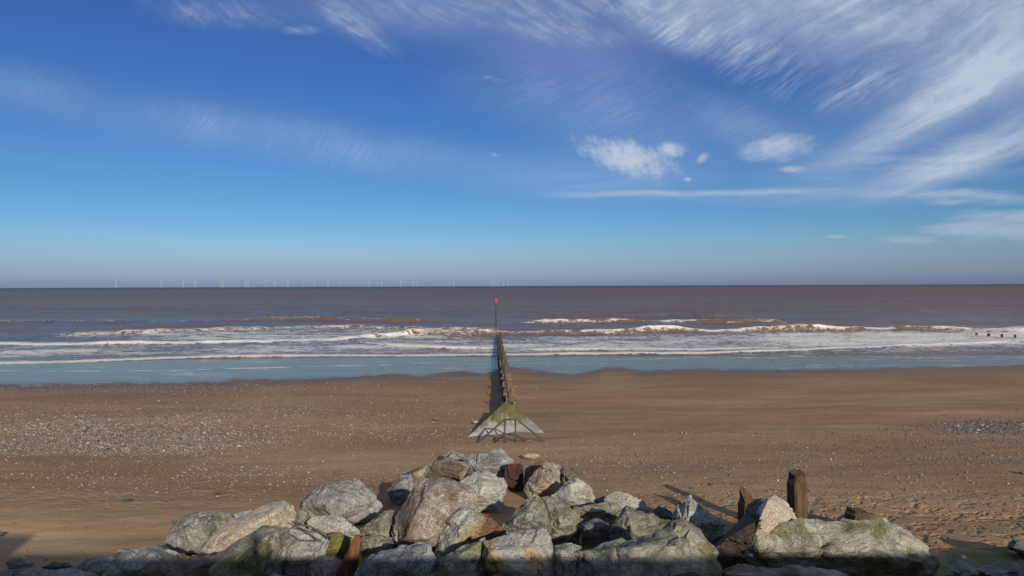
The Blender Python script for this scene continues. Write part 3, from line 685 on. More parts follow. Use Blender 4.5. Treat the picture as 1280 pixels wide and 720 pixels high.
def rock(outline, base, mat, label, front=None, t=1.0, seed=1, rough=1.0, name='boulder', cat='rock', group='armour rocks below the sea wall', grow=1.02, dd=0.0, depth=6):
    rnd = random.Random(seed * 7919 + 13)
    n = len(outline); cx = sum(p[0] for p in outline) / n; cy = sum(p[1] for p in outline) / n
    d = ground_d(cx, base) + dd
    o = [(cx + (x - cx) * grow, cy + (y - cy) * grow) for x, y in outline]
    xs = [p[0] for p in o]; ys = [p[1] for p in o]; w = max(xs) - min(xs); h = max(ys) - min(ys)
    T = .55 * t * math.sqrt(w * h) * d / FPX
    pts = [at(x, y, d + T * .25 * (cy - y) / h) for x, y in o]
    if front is None:
        front = []
        for k in range(5):
            i = rnd.randrange(n); f = rnd.uniform(.2, .75); front.append((cx + (o[i][0] - cx) * f, cy + (o[i][1] - cy) * f, rnd.uniform(.55, 1.0)))
        front.append((cx + rnd.uniform(-.1, .1) * w, cy + .15 * h, .95))
    for x, y, k in front: pts.append(at(x, y, d - T * k))
    for i, (x, y) in enumerate(o):
        if i % 2 == 0: pts.append(at(cx + (x - cx) * .68, cy + (y - cy) * .68 + .1 * h, d + T * rnd.uniform(.8, 1.1)))
    if base > max(ys):
        for k in (-.33, .33):
            q = at(cx + k * w, base + 2, d); pts.append(q)
    me, c = hull_rock(pts, name, seed, rough, depth=depth)
    ob = link(name, me, M[mat], loc=c); tag(ob, label, cat, group)
    return ob

ROCKS = [
 # left run
 ([(193,679),(180,682),(166,690),(142,697),(132,708),(122,722),(150,738),(200,738),(240,722),(234,698),(213,693),(199,681)], 738, 'grey', 'grey-green boulder at the left end of the heap with its tip in sun', [(193,690,.7),(205,712,1),(160,712,.8)], 1),
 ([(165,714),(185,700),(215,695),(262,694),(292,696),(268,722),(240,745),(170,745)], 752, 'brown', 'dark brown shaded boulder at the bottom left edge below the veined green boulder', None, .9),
 ([(207,676),(211,664),(220,652),(229,645),(248,639),(266,638),(283,641),(292,648),(289,661),(264,690),(246,697),(222,697),(209,691)], 699, 'veined', 'green boulder with pale veins and mossy left side at left of the heap', [(245,648,.3),(232,662,.7),(262,660,.8),(240,690,.9)], 1),
 ([(328,634),(340,629),(356,628),(366,633),(370,641),(363,656),(342,660),(320,665),(300,677),(283,692),(270,700),(248,695),(261,676),(275,660),(291,650),(310,641)], 708, 'cream', 'long cream and pinkish boulder sloping up behind the layered olive boulder', [(345,640,.7),(310,655,.8),(285,672,.8),(268,690,.6)], .8),
 ([(293,642),(300,640),(311,638),(325,637),(334,645),(305,662),(292,654)], 662, 'pale', 'light grey slab behind the long cream boulder', None, .8),
 ([(275,697),(300,674),(318,661),(345,656),(362,660),(350,690),(352,722),(332,745),(280,750),(240,745),(243,722),(262,702)], 752, 'olive', 'layered olive boulder carrying the shadow of a person', [(335,668,.6),(300,700,.9),(330,715,1)], 1),
 ([(346,668),(356,661),(373,657),(396,663),(411,672),(402,692),(387,717),(370,730),(350,728),(343,695)], 742, 'pale', 'pale grey boulder under the dead branch', [(375,668,.5),(365,690,1),(388,690,.8)], .9),
 ([(368,641),(374,634),(384,636),(387,643),(384,655),(370,660),(362,656)], 672, 'olive', 'small yellow-green rock beside the top of the cream boulder', None, 1),
 ([(379,632),(385,622),(395,612),(408,604),(425,601),(446,602),(461,614),(476,628),(478,633),(470,641),(455,646),(440,651),(425,649),(398,643),(380,637)], 654, 'grey', 'large grey-green boulder with white veins standing apart on the sand at left', [(408,609,.25),(412,628,.8),(440,630,.8),(425,645,.7)], 1),
 ([(384,652),(393,645),(415,644),(431,648),(441,656),(454,666),(440,674),(424,674),(406,674),(388,664)], 692, 'pale', 'smooth light grey slab behind the algae-covered rock', [(420,655,.5)], .8),
 ([(393,687),(402,677),(413,669),(426,666),(441,671),(438,686),(431,699),(418,699),(405,694)], 716, 'moss', 'yellow-green algae-covered rock left of the rotten stake', [(418,680,.6)], .7),
 ([(380,714),(385,702),(395,696),(410,694),(425,698),(434,706),(427,728),(402,738),(383,734)], 750, 'red', 'reddish speckled boulder at the bottom edge beside the rotten stake', None, 1),
 ([(448,674),(470,667),(489,673),(497,680),(484,690),(452,692)], 708, 'olive', 'olive rock right of the rotten stake', None, .9),
 ([(450,661),(470,650),(482,638),(490,640),(492,665),(476,674),(452,668)], 694, 'veined', 'mossy rock in the gap left of the biggest pink boulder', None, .9),
 ([(476,650),(486,637),(497,640),(498,668),(484,675)], 690, 'dark', 'dark rock standing in for shade at the left side of the biggest pink boulder', None, .8),  # dark rock added where the big boulder's side only lies in shade
 # centre
 ([(491,672),(497,650),(501,633),(516,605),(530,598),(546,596),(570,600),(586,607),(593,619),(597,637),(590,648),(575,655),(560,668),(545,680),(535,690),(518,690),(503,687),(494,681)], 702, 'pink', 'biggest pink boulder with pale veins in the middle of the heap', [(548,601,.25),(520,640,.75),(506,675,.85),(560,630,.9),(535,672,1.0),(580,620,.45)], 1.1),
 ([(483,613),(494,599),(500,592),(512,594),(522,603),(517,616),(506,627),(495,622)], 631, 'blue', 'blue-grey angular rock perched above the left shoulder of the biggest pink boulder', [(502,604,.8),(512,612,.5)], 1),
 ([(532,592),(534,584),(541,576),(560,575),(576,577),(585,583),(581,591),(575,598),(555,599),(534,599)], 607, 'tan', 'tan boulder lying right behind the top of the biggest pink boulder', [(555,585,.8),(572,588,.7)], 1),
 ([(508,592),(520,586),(534,582),(537,596),(520,604),(508,602)], 606, 'tan', 'flat shaded slab left of the tan boulder', None, .8),
 ([(552,575),(558,568),(565,563),(579,568),(583,577),(560,579)], 582, 'veined', 'small dark green rock peeping out behind the tan boulder', None, 1),
 ([(578,571),(590,565),(610,562),(625,561),(633,567),(642,575),(639,583),(632,590),(625,602),(610,600),(590,597),(581,583)], 603, 'grey', 'large grey boulder at the seaward tip of the heap left of the rusty iron', [(600,572,.35),(598,588,.8),(622,580,.9)], 1),
 ([(573,601),(592,598),(599,587),(611,590),(629,597),(634,605),(631,614),(616,619),(606,626),(602,636),(594,634),(584,616)], 640, 'pale', 'pale green boulder right of the biggest pink boulder', [(605,600,.7),(600,618,.9),(622,605,.7)], .9),
 ([(654,613),(661,600),(674,583),(681,577),(692,577),(700,583),(701,592),(691,608),(686,618),(671,620),(658,619)], 626, 'pink', 'upright pinkish-brown boulder right of the rusty iron', [(690,590,.7),(675,600,.9),(668,612,.6)], 1),
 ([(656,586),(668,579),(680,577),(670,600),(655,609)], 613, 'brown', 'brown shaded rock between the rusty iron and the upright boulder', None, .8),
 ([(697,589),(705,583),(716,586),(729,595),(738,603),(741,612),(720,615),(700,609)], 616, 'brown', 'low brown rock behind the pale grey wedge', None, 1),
 ([(689,620),(700,610),(711,601),(720,599),(731,604),(741,615),(745,630),(731,635),(712,635),(695,625)], 643, 'pale', 'pale grey wedge-shaped boulder with vertical streaks right of the upright boulder', [(714,605,.4),(712,622,.9),(730,620,.6)], .9),
 ([(628,660),(640,640),(655,626),(671,619),(684,624),(692,645),(697,664),(680,669),(660,670),(640,666)], 683, 'veined', 'green and pink boulder in front of the bare sand pocket', [(665,630,.5),(655,650,.9),(680,652,.8)], 1),
 ([(676,621),(690,620),(711,632),(729,648),(730,661),(716,670),(700,675),(687,676),(682,650)], 684, 'olive', 'mossy green boulder sloping down to the right of the green and pink boulder', [(695,632,.5),(700,655,.9),(715,655,.8)], 1),
 ([(744,624),(755,620),(760,632),(745,635)], 642, 'dark', 'small dark rock tucked right of the pale grey wedge', None, 1),
 ([(717,634),(735,630),(760,628),(770,625),(779,636),(771,647),(746,652),(725,647)], 662, 'olive', 'yellow-sided olive slab in the middle right of the heap', [(762,637,.7),(740,640,.8)], .9),
 ([(755,624),(765,615),(775,613),(795,621),(806,628),(814,639),(801,642),(780,637),(760,632)], 652, 'pale', 'pale grey flat-topped boulder behind the olive slab', [(785,630,.6)], .9),
 ([(726,655),(745,648),(762,655),(764,675),(740,682),(727,672)], 690, 'dark', 'dark rock in the shaded hollow beneath the olive slab', None, .9),
 ([(761,664),(770,650),(782,632),(796,636),(816,645),(846,655),(832,664),(800,672),(775,676)], 692, 'olive', 'pyramid-shaped mossy boulder with a sunlit right slope', [(783,640,.4),(790,662,.9),(812,655,.6)], 1),
 ([(812,643),(823,632),(838,639),(844,647),(830,652)], 657, 'dark', 'small dark grey rock between the pyramid boulder and the sand', None, 1),
 ([(839,646),(850,630),(863,620),(875,630),(895,647),(909,656),(893,670),(872,672),(850,658)], 684, 'pale', 'pale green boulder with a shaded left face and lit right slope', [(862,632,.5),(860,652,.9),(885,655,.6)], 1),
 ([(868,672),(890,664),(905,668),(900,690),(885,692)], 700, 'dark', 'dark rock in the gap left of the dark-flanked boulder', None, .8),
 # front row
 ([(769,681),(800,669),(850,657),(871,669),(886,684),(901,706),(911,722),(902,755),(720,755),(721,692),(745,686)], 762, 'olive', 'big front boulder with its sunlit crest and shaded front face', [(790,685,.7),(845,680,.8),(870,715,1),(780,725,1)], .9),
 ([(688,692),(693,680),(715,678),(727,684),(728,702),(724,750),(692,750)], 758, 'grey', 'grey block squeezed between the two big front boulders', None, .9),
 ([(604,677),(640,669),(665,665),(681,662),(689,673),(693,690),(697,722),(690,755),(610,755),(605,700)], 758, 'rusty', 'front boulder with orange and dark rust stain on its face', [(612,690,.6),(660,685,.6),(650,715,1),(680,710,.8)], .9),
 ([(544,700),(562,692),(577,685),(605,673),(609,722),(600,752),(560,752),(545,725)], 754, 'veined', 'greenish block left of the rust-stained front boulder', None, .9),
 ([(542,692),(550,665),(565,646),(578,635),(595,637),(613,645),(631,663),(634,670),(612,684),(580,698),(560,706),(545,712)], 718, 'ochre', 'grey and ochre boulder with brown stains in front of the biggest pink boulder', [(585,645,.35),(575,668,.9),(605,665,.7),(555,690,.8)], .9),
 ([(436,724),(455,696),(480,688),(500,684),(515,681),(526,675),(538,677),(544,692),(547,727),(500,752),(445,752)], 756, 'blue', 'blue-grey front boulder right of the rotten stake', [(480,700,.8),(525,690,.5),(510,715,1)], .9),
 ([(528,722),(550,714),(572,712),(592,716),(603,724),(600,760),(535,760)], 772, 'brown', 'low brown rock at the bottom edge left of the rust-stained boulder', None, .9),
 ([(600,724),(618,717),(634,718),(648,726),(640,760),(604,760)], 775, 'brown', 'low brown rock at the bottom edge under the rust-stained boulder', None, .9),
 ([(318,722),(335,717),(356,719),(366,728),(360,760),(320,760)], 772, 'grey', 'grey rock top at the bottom edge under the layered olive boulder', None, .9),
 ([(902,717),(925,706),(960,708),(1000,710),(1040,713),(1075,724),(1065,760),(900,760)], 778, 'tan', 'low grey-brown boulder along the bottom edge under the long slab boulder', None, .9),
 # right
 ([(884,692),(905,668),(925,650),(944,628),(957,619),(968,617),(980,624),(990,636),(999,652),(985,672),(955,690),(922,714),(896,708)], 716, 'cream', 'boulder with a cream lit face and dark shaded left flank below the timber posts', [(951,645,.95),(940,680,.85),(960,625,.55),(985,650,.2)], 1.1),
 ([(925,682),(940,666),(965,655),(1000,650),(1030,651),(1056,648),(1085,649),(1110,650),(1125,657),(1138,683),(1166,690),(1173,705),(1165,720),(1120,720),(1050,716),(985,712),(950,708),(928,697)], 726, 'long', 'long flat slab boulder stained green and yellow at right', [(960,662,.2),(950,690,.9),(1030,690,1),(1100,690,1),(1150,703,.8),(1120,665,.2)], .55),
 ([(1044,651),(1055,643),(1065,640),(1078,645),(1090,652),(1070,660),(1050,658)], 664, 'grey', 'small grey rock on top of the long slab boulder', None, .9),
 ([(1163,724),(1190,700),(1203,693),(1216,703),(1238,722),(1242,755),(1165,755)], 758, 'olive', 'shaded pointed boulder at the bottom right in front of the concrete slab', None, .9),
 ([(1218,712),(1250,703),(1290,706),(1310,755),(1235,755)], 762, 'blue', 'shaded streaked boulder in the bottom right corner', None, .9),
 ([(1258,684),(1266,674),(1285,677),(1310,690),(1285,698)], 698, 'dark', 'dark rock at the right edge beside the concrete slab', None, 1),
 # shaded foot of the wall at left
 ([(80,712),(110,699),(140,695),(150,703),(130,730),(90,735)], 738, 'blue', 'flat shaded blue-grey slab left of the grey-green end boulder', None, .5),
 ([(8,704),(18,696),(33,696),(42,704),(30,712),(12,712)], 714, 'grey', 'rounded grey stone in the shade at bottom left', None, .8),
 ([(52,709),(66,702),(84,703),(92,708),(75,712)], 713, 'dark', 'flat dark stone in the shade at bottom left', None, .8),
 ([(-20,716),(30,710),(100,712),(130,722),(90,745),(-20,745)], 748, 'grey', 'wide flat shaded rock along the bottom left corner', None, .5),
]
for i, (out, base, mat, label, front, t) in enumerate(ROCKS):
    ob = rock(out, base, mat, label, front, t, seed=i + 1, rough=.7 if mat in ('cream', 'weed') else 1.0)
    if 'dark shaded left flank' in label:          # brown weed on its left flank, with the flank's shade painted in
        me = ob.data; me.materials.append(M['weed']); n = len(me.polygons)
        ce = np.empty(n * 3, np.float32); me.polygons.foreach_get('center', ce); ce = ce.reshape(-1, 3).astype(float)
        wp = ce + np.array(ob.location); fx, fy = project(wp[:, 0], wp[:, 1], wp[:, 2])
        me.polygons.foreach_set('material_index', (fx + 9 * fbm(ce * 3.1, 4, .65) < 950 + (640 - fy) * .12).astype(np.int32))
# loose stones on the sand
for i, (out, base, mat, label) in enumerate([
    ([(653,569),(660,566),(670,567),(677,570),(666,574),(655,573)], 574, 'cream', 'cream stone alone on the sand above the rusty iron'),
    ([(-6,667),(2,664),(7,667),(2,670)], 670, 'blue', 'blue-grey stone at the left edge of the sand'),
    ([(144,689),(150,686),(160,687),(161,690),(150,692)], 692, 'pale', 'whitish stone at the edge of the shade near the end boulder'),
    ([(149,625),(156,622),(166,624),(160,627)], 627, 'dark', 'dark flat stone on the pebbly sand at left'),
    ([(266,616),(274,613),(282,615),(276,618)], 618, 'brown', 'dark stone on the sand above the veined green boulder'),
    ([(214,652),(220,650),(226,652),(219,654)], 654, 'dark', 'small dark stone just left of the veined green boulder'),
    ([(540,524),(545,522),(551,524),(545,526)], 526, 'pink', 'flat pinkish stone on the sand left of the concrete ramp'),
    ([(590,527),(595,525),(599,528),(593,530)], 530, 'pale', 'white stone beside the shadow of the concrete ramp'),
    ([(1274,590),(1280,588),(1287,591),(1280,593)], 593, 'dark', 'dark stone at the right edge of the pebbly sand'),
    ([(626,592),(629,589),(633,592),(630,597)], 597, 'tan', 'small tan cobble against the rusty iron')]):
    rock(out, base, mat, label, None, .9, seed=200 + i, name='beach_stone', cat='stone', group='loose stones on the sand', depth=4)

# concrete slab lying at right
def slab():
    d0, d1 = ground_d(1200, 712), ground_d(1200, 688)
    a = [at(1148, 690, d1), at(1256, 682, d1), at(1290, 712, d0), at(1172, 712, d0)]
    bm = bmesh.new(); add_prism(bm, [p - Vector((0, 0, .55)) for p in a], a); bevel(bm, .05, 3)
    c = a[0]; bmesh.ops.translate(bm, verts=bm.verts, vec=-c)
    tag(link('concrete_slab', bm_mesh(bm, 'concrete_slab'), M['slab'], loc=c), 'green stained concrete slab lying in shade at the right edge', 'slab')
slab()

# rusted iron remnant: bent sheet-pile box with a folded flange
def rusty():
    d = ground_d(642, 612); c = at(641, 606, d)
    root = empty('rusted_iron_block', c, 'rusted red-brown iron block jammed between the boulders', 'scrap iron')
    def rel(px, py, dd): return at(px, py, d + dd) - c
    bm = bmesh.new()
    f = [(632, 604), (630, 592), (633, 580), (650, 579), (654, 582), (655, 612), (643, 609)]
    add_prism(bm, [rel(x, y, -.15) for x, y in f], [rel(x, y, .55) for x, y in f]); bevel(bm, .02, 2)
    link('body', bm_mesh(bm, 'iron_body'), M['rust'], root)
    bm = bmesh.new(); g = [(630, 598), (648, 603), (652, 612), (640, 610), (630, 604)]
    add_prism(bm, [rel(x, y, -.42) for x, y in g], [rel(x, y, -.17) for x, y in g]); bevel(bm, .015, 2)
    link('flange', bm_mesh(bm, 'iron_flange'), M['rust'], root)
    bm = bmesh.new(); g = [(634, 582), (641, 580.5), (643, 600), (637, 598)]
    add_prism(bm, [rel(x, y, -.24) for x, y in g], [rel(x, y, -.13) for x, y in g]); bevel(bm, .012, 2)
    link('rib', bm_mesh(bm, 'iron_rib'), M['rust'], root)
rusty()

# ------------------------------------------------------------------ old timber posts at right
def hewn_post(foot_px, base_py, top_pts, width, rot, label, seed, cutz=None):
    d = ground_d(foot_px, base_py); c = at(foot_px, base_py, d); rnd = random.Random(seed)
    top = at(foot_px, top_pts, d).z - c.z
    bm = bmesh.new(); n = 8; rings = []; hs = [-.4, .0, top * .3, top * .6, top * .85, top * .93, top]
    prof = [(-1, -.72), (-.72, -1), (.72, -1), (1, -.72), (1, .72), (.72, 1), (-.72, 1), (-1, .72)]
    for k, z in enumerate(hs):
        s = width / 2 * (1 - .06 * k / 6) * (.86 if k >= 5 else 1.0); ring = []
        for (a, b) in prof:
            x, y = a * s + rnd.uniform(-.012, .012), b * s + rnd.uniform(-.012, .012)
            zz = z
            if k == 6 and cutz: zz = z + cutz[0] * a + cutz[1] * b + rnd.uniform(-.02, .02)
            ring.append(bm.verts.new((x * math.cos(rot) - y * math.sin(rot), x * math.sin(rot) + y * math.cos(rot), zz)))
        rings.append(ring)
    for a, b in zip(rings, rings[1:]):
        for k in range(n): bm.faces.new((a[k], a[(k + 1) % n], b[(k + 1) % n], b[k]))
    bm.faces.new(rings[-1]); bm.faces.new(rings[0][::-1])
    me = bm_mesh(bm, 'timber_post')
    tag(link('timber_post', me, M['post'], loc=c), label, 'post', 'old timber posts behind the right-hand boulders')
hewn_post(996.5, 676, 591, .37, R(17), 'tall dark timber post standing behind the long slab boulder', 1, (.02, .03))
hewn_post(935.5, 668, 622, .40, R(14), 'timber post with its top cut off at a slant behind the cream-faced boulder', 2, (-.10, .17))
hewn_post(1071.5, 668, 637, .46, R(18), 'short timber stump showing just above the long slab boulder', 3, (-.05, .03))

# rotten stake in the front, and dead branch
def stake():
    d = ground_d(440, 745); c = at(430, 742, d - .3); root = c
    bm = bmesh.new(); rnd = random.Random(4)
    path = [(424, 745, 13), (430, 725, 12.5), (437, 705, 11), (442, 690, 8.5), (445.5, 678, 6), (447, 668, 3.4)]
    n = 10; rings = []
    for k, (px, py, w) in enumerate(path):
        p = at(px, py, d - .3) - c; r = w * d / FPX; ring = []
        for q in range(n):
            a = 6.2832 * q / n; f = r * rnd.uniform(.8, 1.12)
            ring.append(bm.verts.new(p + Vector((math.cos(a) * f, math.sin(a) * f * .8, (rnd.uniform(-.03, .03) if k else 0)))))
        rings.append(ring)
    for a, b in zip(rings, rings[1:]):
        for k in range(n): bm.faces.new((a[k], a[(k + 1) % n], b[(k + 1) % n], b[k]))
    bm.faces.new(rings[-1]); bm.faces.new(rings[0][::-1])
    bmesh.ops.recalc_face_normals(bm, faces=bm.faces); bmesh.ops.subdivide_edges(bm, edges=list(bm.edges), cuts=2, use_grid_fill=True, fractal=.12, seed=3)
    tag(link('rotten_stake', bm_mesh(bm, 'rotten_stake'), M['timber_red'], loc=c), 'rotten red-brown timber stake leaning beside the algae-covered rock', 'stake')
stake()
def branch():
    d = ground_d(390, 742) - .75; c = at(408, 672, d)
    root = empty('dead_branch', c, 'dead forked branch lying across the pale boulder', 'branch')
    def tw(name, pts, r0, r1):
        bm = bmesh.new(); v = [at(x, y, d + dd) - c for x, y, dd in pts]
        add_tube(bm, v, [r0 + (r1 - r0) * i / (len(v) - 1) for i in range(len(v))], 7); link(name, bm_mesh(bm, name, True), M['branch'], root)
    tw('limb', [(412, 673, .1), (405, 667, .0), (396, 662, -.03), (388, 658, -.02), (376, 656, .03), (364, 652, .1)], .026, .010)
    tw('twig', [(402, 665, 0), (393, 665, -.04), (384, 664, -.02), (376, 661, .0), (371, 657, .05)], .015, .008)
    tw('twig', [(399, 677, -.06), (394, 672, -.05), (388, 668, -.03), (380, 664, 0), (372, 660, .04)], .015, .008)
    tw('twig', [(402, 676, -.06), (390, 676.5, -.06), (376, 676, -.03), (370, 672, 0), (363, 668, .05)], .015, .008)
branch()

# ------------------------------------------------------------------ concrete ramp end, handrail, groyne, marker
RAIL_D = ground_d(638, 553)
def ramp():
    d0 = ground_d(640, 541); zt = float(beach_z([-.2], [34])[0]) + .92
    tl, tr = at_z(625.5, 507, zt), at_z(644.5, 506.3, zt)
    b = [on_ground(583, 546.5), on_ground(610, 543.5), on_ground(646, 539.5), on_ground(682, 541.5)]
    bm = bmesh.new()
    top = [tl, b[0], b[1], b[2], b[3], tr]; back = [tr + Vector((0, .9, 0)), tl + Vector((0, .9, 0))]
    poly = top + back
    v = [bm.verts.new(p) for p in poly]; w = [bm.verts.new((p.x, p.y, .35)) for p in poly]
    bm.faces.new((v[0], v[1], v[2], v[3], v[4], v[5])); bm.faces.new((v[5], v[6], v[7], v[0]))
    for i in range(8): bm.faces.new((v[i], w[i], w[(i + 1) % 8], v[(i + 1) % 8]))
    bm.faces.new(w)
    bmesh.ops.recalc_face_normals(bm, faces=bm.faces)
    bmesh.ops.bevel(bm, geom=list(bm.edges), offset=.03, segments=2, affect='EDGES')
    c = (tl + tr) / 2; bmesh.ops.translate(bm, verts=bm.verts, vec=-c)
    tag(link('concrete_ramp', bm_mesh(bm, 'concrete_ramp'), M['concrete'], loc=c), 'sloping splayed concrete end of the groyne green with algae at its top', 'ramp')
ramp()
def rail():
    d = RAIL_D; c = at(638, 553, d); root = empty('handrail', c, 'dark metal handrail with sloping ends in the sand before the concrete ramp', 'handrail')
    def rel(px, py): return at(px, py, d) - c
    def bar(name, pts, r):
        bm = bmesh.new(); add_tube(bm, pts, r, 10); link(name, bm_mesh(bm, name, True), M['rail'], root)
    dn = Vector((0, 0, -.5))
    bar('top_rail', [rel(594, 556.5), rel(596, 554.5), rel(630, 525), rel(631.5, 524.4), rel(645, 524.2), rel(647, 524.8), rel(680, 552), rel(684, 555.5)], .036)
    bar('mid_rail', [rel(616.5, 554.6), rel(630, 543), rel(632, 542.2), rel(643.5, 542.2), rel(645, 543), rel(657.5, 553.4)], .036)
    for x in (631, 644.3): bar('post', [rel(x, 553) + dn, rel(x, 524.6)], .036)
rail()
def groyne():
    rnd = random.Random(11)
    A = Vector((-.13, 33.9)); B = Vector((-2.25, 108.0)); root = empty('timber_groyne', (A.x, A.y, 1.0), 'long weathered timber groyne of piles and planks running into the sea', 'groyne')
    L = (B - A).length; dirv = (B - A) / L; nrm = Vector((dirv.y, -dirv.x)); base = Vector((A.x, A.y, 1.0))
    def top_at(s): return np.interp(s, [0, 12, 26, 40, 60, 74.2], [2.06, 1.62, 1.25, .95, .62, .42])
    def frame(s, o, z): p = A + dirv * s + nrm * o; return Vector((p.x, p.y, z)) - base
    def solid(name, s0, s1, o0, o1, z0a, z1a, z0b, z1b, mat, bev=.012):
        bm = bmesh.new()
        add_prism(bm, [frame(s0, o0, z0a), frame(s0, o1, z0a), frame(s1, o1, z0b), frame(s1, o0, z0b)], [frame(s0, o0, z1a), frame(s0, o1, z1a), frame(s1, o1, z1b), frame(s1, o0, z1b)])
        bevel(bm, bev, 1); return link(name, bm_mesh(bm, name), M[mat], root)
    step = 2.25; n = int(L / step)
    for k in range(n):
        s0, s1 = k * step, (k + 1) * step - .02
        mat = 'timber' if k < 7 else 'timber_mid' if k < 15 else 'timber_dark'
        g0, g1 = top_at(s0), top_at(s1); j = rnd.uniform(-.06, .04)
        # three stacked boards per bay on the seaward-left face
        for b in range(3):
            z1 = -b * .27
            solid('plank', s0, s1, -.14, -.06, g0 + j + z1 - .25, g0 + j + z1, g1 + j + z1 - .25, g1 + j + z1, 'timber_pale' if (k < 8 and b == 0) else mat)
        solid('lower_planking', s0, s1, -.135, -.065, g0 - 1.9, g0 + j - .82, g1 - 1.9, g1 + j - .82, mat)
        # waling along the piles
        solid('waling', s0, s1, -.055, .10, g0 - .46, g0 - .22, g1 - .46, g1 - .22, mat)
    for k in range(n + 1):
        s = k * step + .12; z = top_at(s) + rnd.choice([.25, .40, .50, .58, .12, .45]) * (1 if k > 1 else .4)
        mat = 'timber' if k < 8 else 'timber_mid' if k < 16 else 'timber_dark'
        bm = bmesh.new(); w = .125 * rnd.uniform(.85, 1.1); o = .235 + rnd.uniform(-.02, .05); le = rnd.uniform(-.05, .07)
        a = [frame(s + q, o + p, top_at(s) - 2.2) for p, q in ((-w, -w), (w, -w), (w, w), (-w, w))]
        b = [frame(s + q * .9, o + le + p * .9, z + rnd.uniform(-.05, .05)) for p, q in ((-w, -w), (w, -w), (w, w), (-w, w))]
        add_prism(bm, a, b); bevel(bm, .02, 2); link('pile', bm_mesh(bm, 'pile'), M[mat], root)
        if k % 2 == 1 and k < 20:
            bm = bmesh.new(); add_tube(bm, [frame(s, -.30, top_at(s) - .3), frame(s, .62 + rnd.uniform(-.1, .15), top_at(s) - .34)], .035, 8); link('tie_bolt', bm_mesh(bm, 'tie_bolt', True), M['timber_pale' if k < 10 else 'timber_dark'], root)
        if k % 2 == 0:
            h = rnd.uniform(.1, .38); bm = bmesh.new()
            add_prism(bm, [frame(s + q, -.2 + p, top_at(s) - 1.6) for p, q in ((-.055, -.09), (.055, -.09), (.055, .09), (-.055, .09))], [frame(s + q, -.2 + p, top_at(s) + h) for p, q in ((-.05, -.08), (.05, -.08), (.05, .08), (-.05, .08))])
            bevel(bm, .012, 1); link('batten', bm_mesh(bm, 'batten'), M[mat], root)
groyne()
def marker():
    c = at_z(620, 406.5, 0.0); d = c.y
    root = empty('groyne_marker', c, 'tall thin dark pole with a red top standing in the sea beyond the groyne', 'marker pole')
    h = at(620, 373.5, d).z - c.z
    bm = bmesh.new(); add_tube(bm, [(0, 0, -2.5), (0, 0, h * .5), (0, 0, h - .1)], [.14, .11, .085], 12); link('pole', bm_mesh(bm, 'pole', True), M['steel_dark'], root)
    bm = bmesh.new(); add_tube(bm, [(0, 0, h - 1.05), (0, 0, h - 1.0), (0, 0, h - .05), (0, 0, h)], [.18, .27, .27, .18], 16); link('topmark', bm_mesh(bm, 'topmark', True), M['red_paint'], root)
marker()
for i, (px, py, lab) in enumerate([(1221, 416.5, 'leftmost and smallest of four dark timber stumps in the surf at right'), (1236, 417.5, 'second dark timber stump from the left in the surf at right'), (1252.5, 418.5, 'third dark timber stump from the left in the surf at right'), (1269, 419.8, 'rightmost and nearest of four dark timber stumps in the surf')]):
    c = at_z(px, py, .35); bm = bmesh.new(); r = random.Random(i)
    add_box(bm, (-.15, -.15, -2.2), (.15, .15, .06 + .04 * i), .3 * i, .9, .04, r); bevel(bm, .04, 2)
    tag(link('groyne_stump', bm_mesh(bm, 'groyne_stump'), M['timber_dark'], loc=c), lab, 'stump', 'stumps of another groyne in the surf')

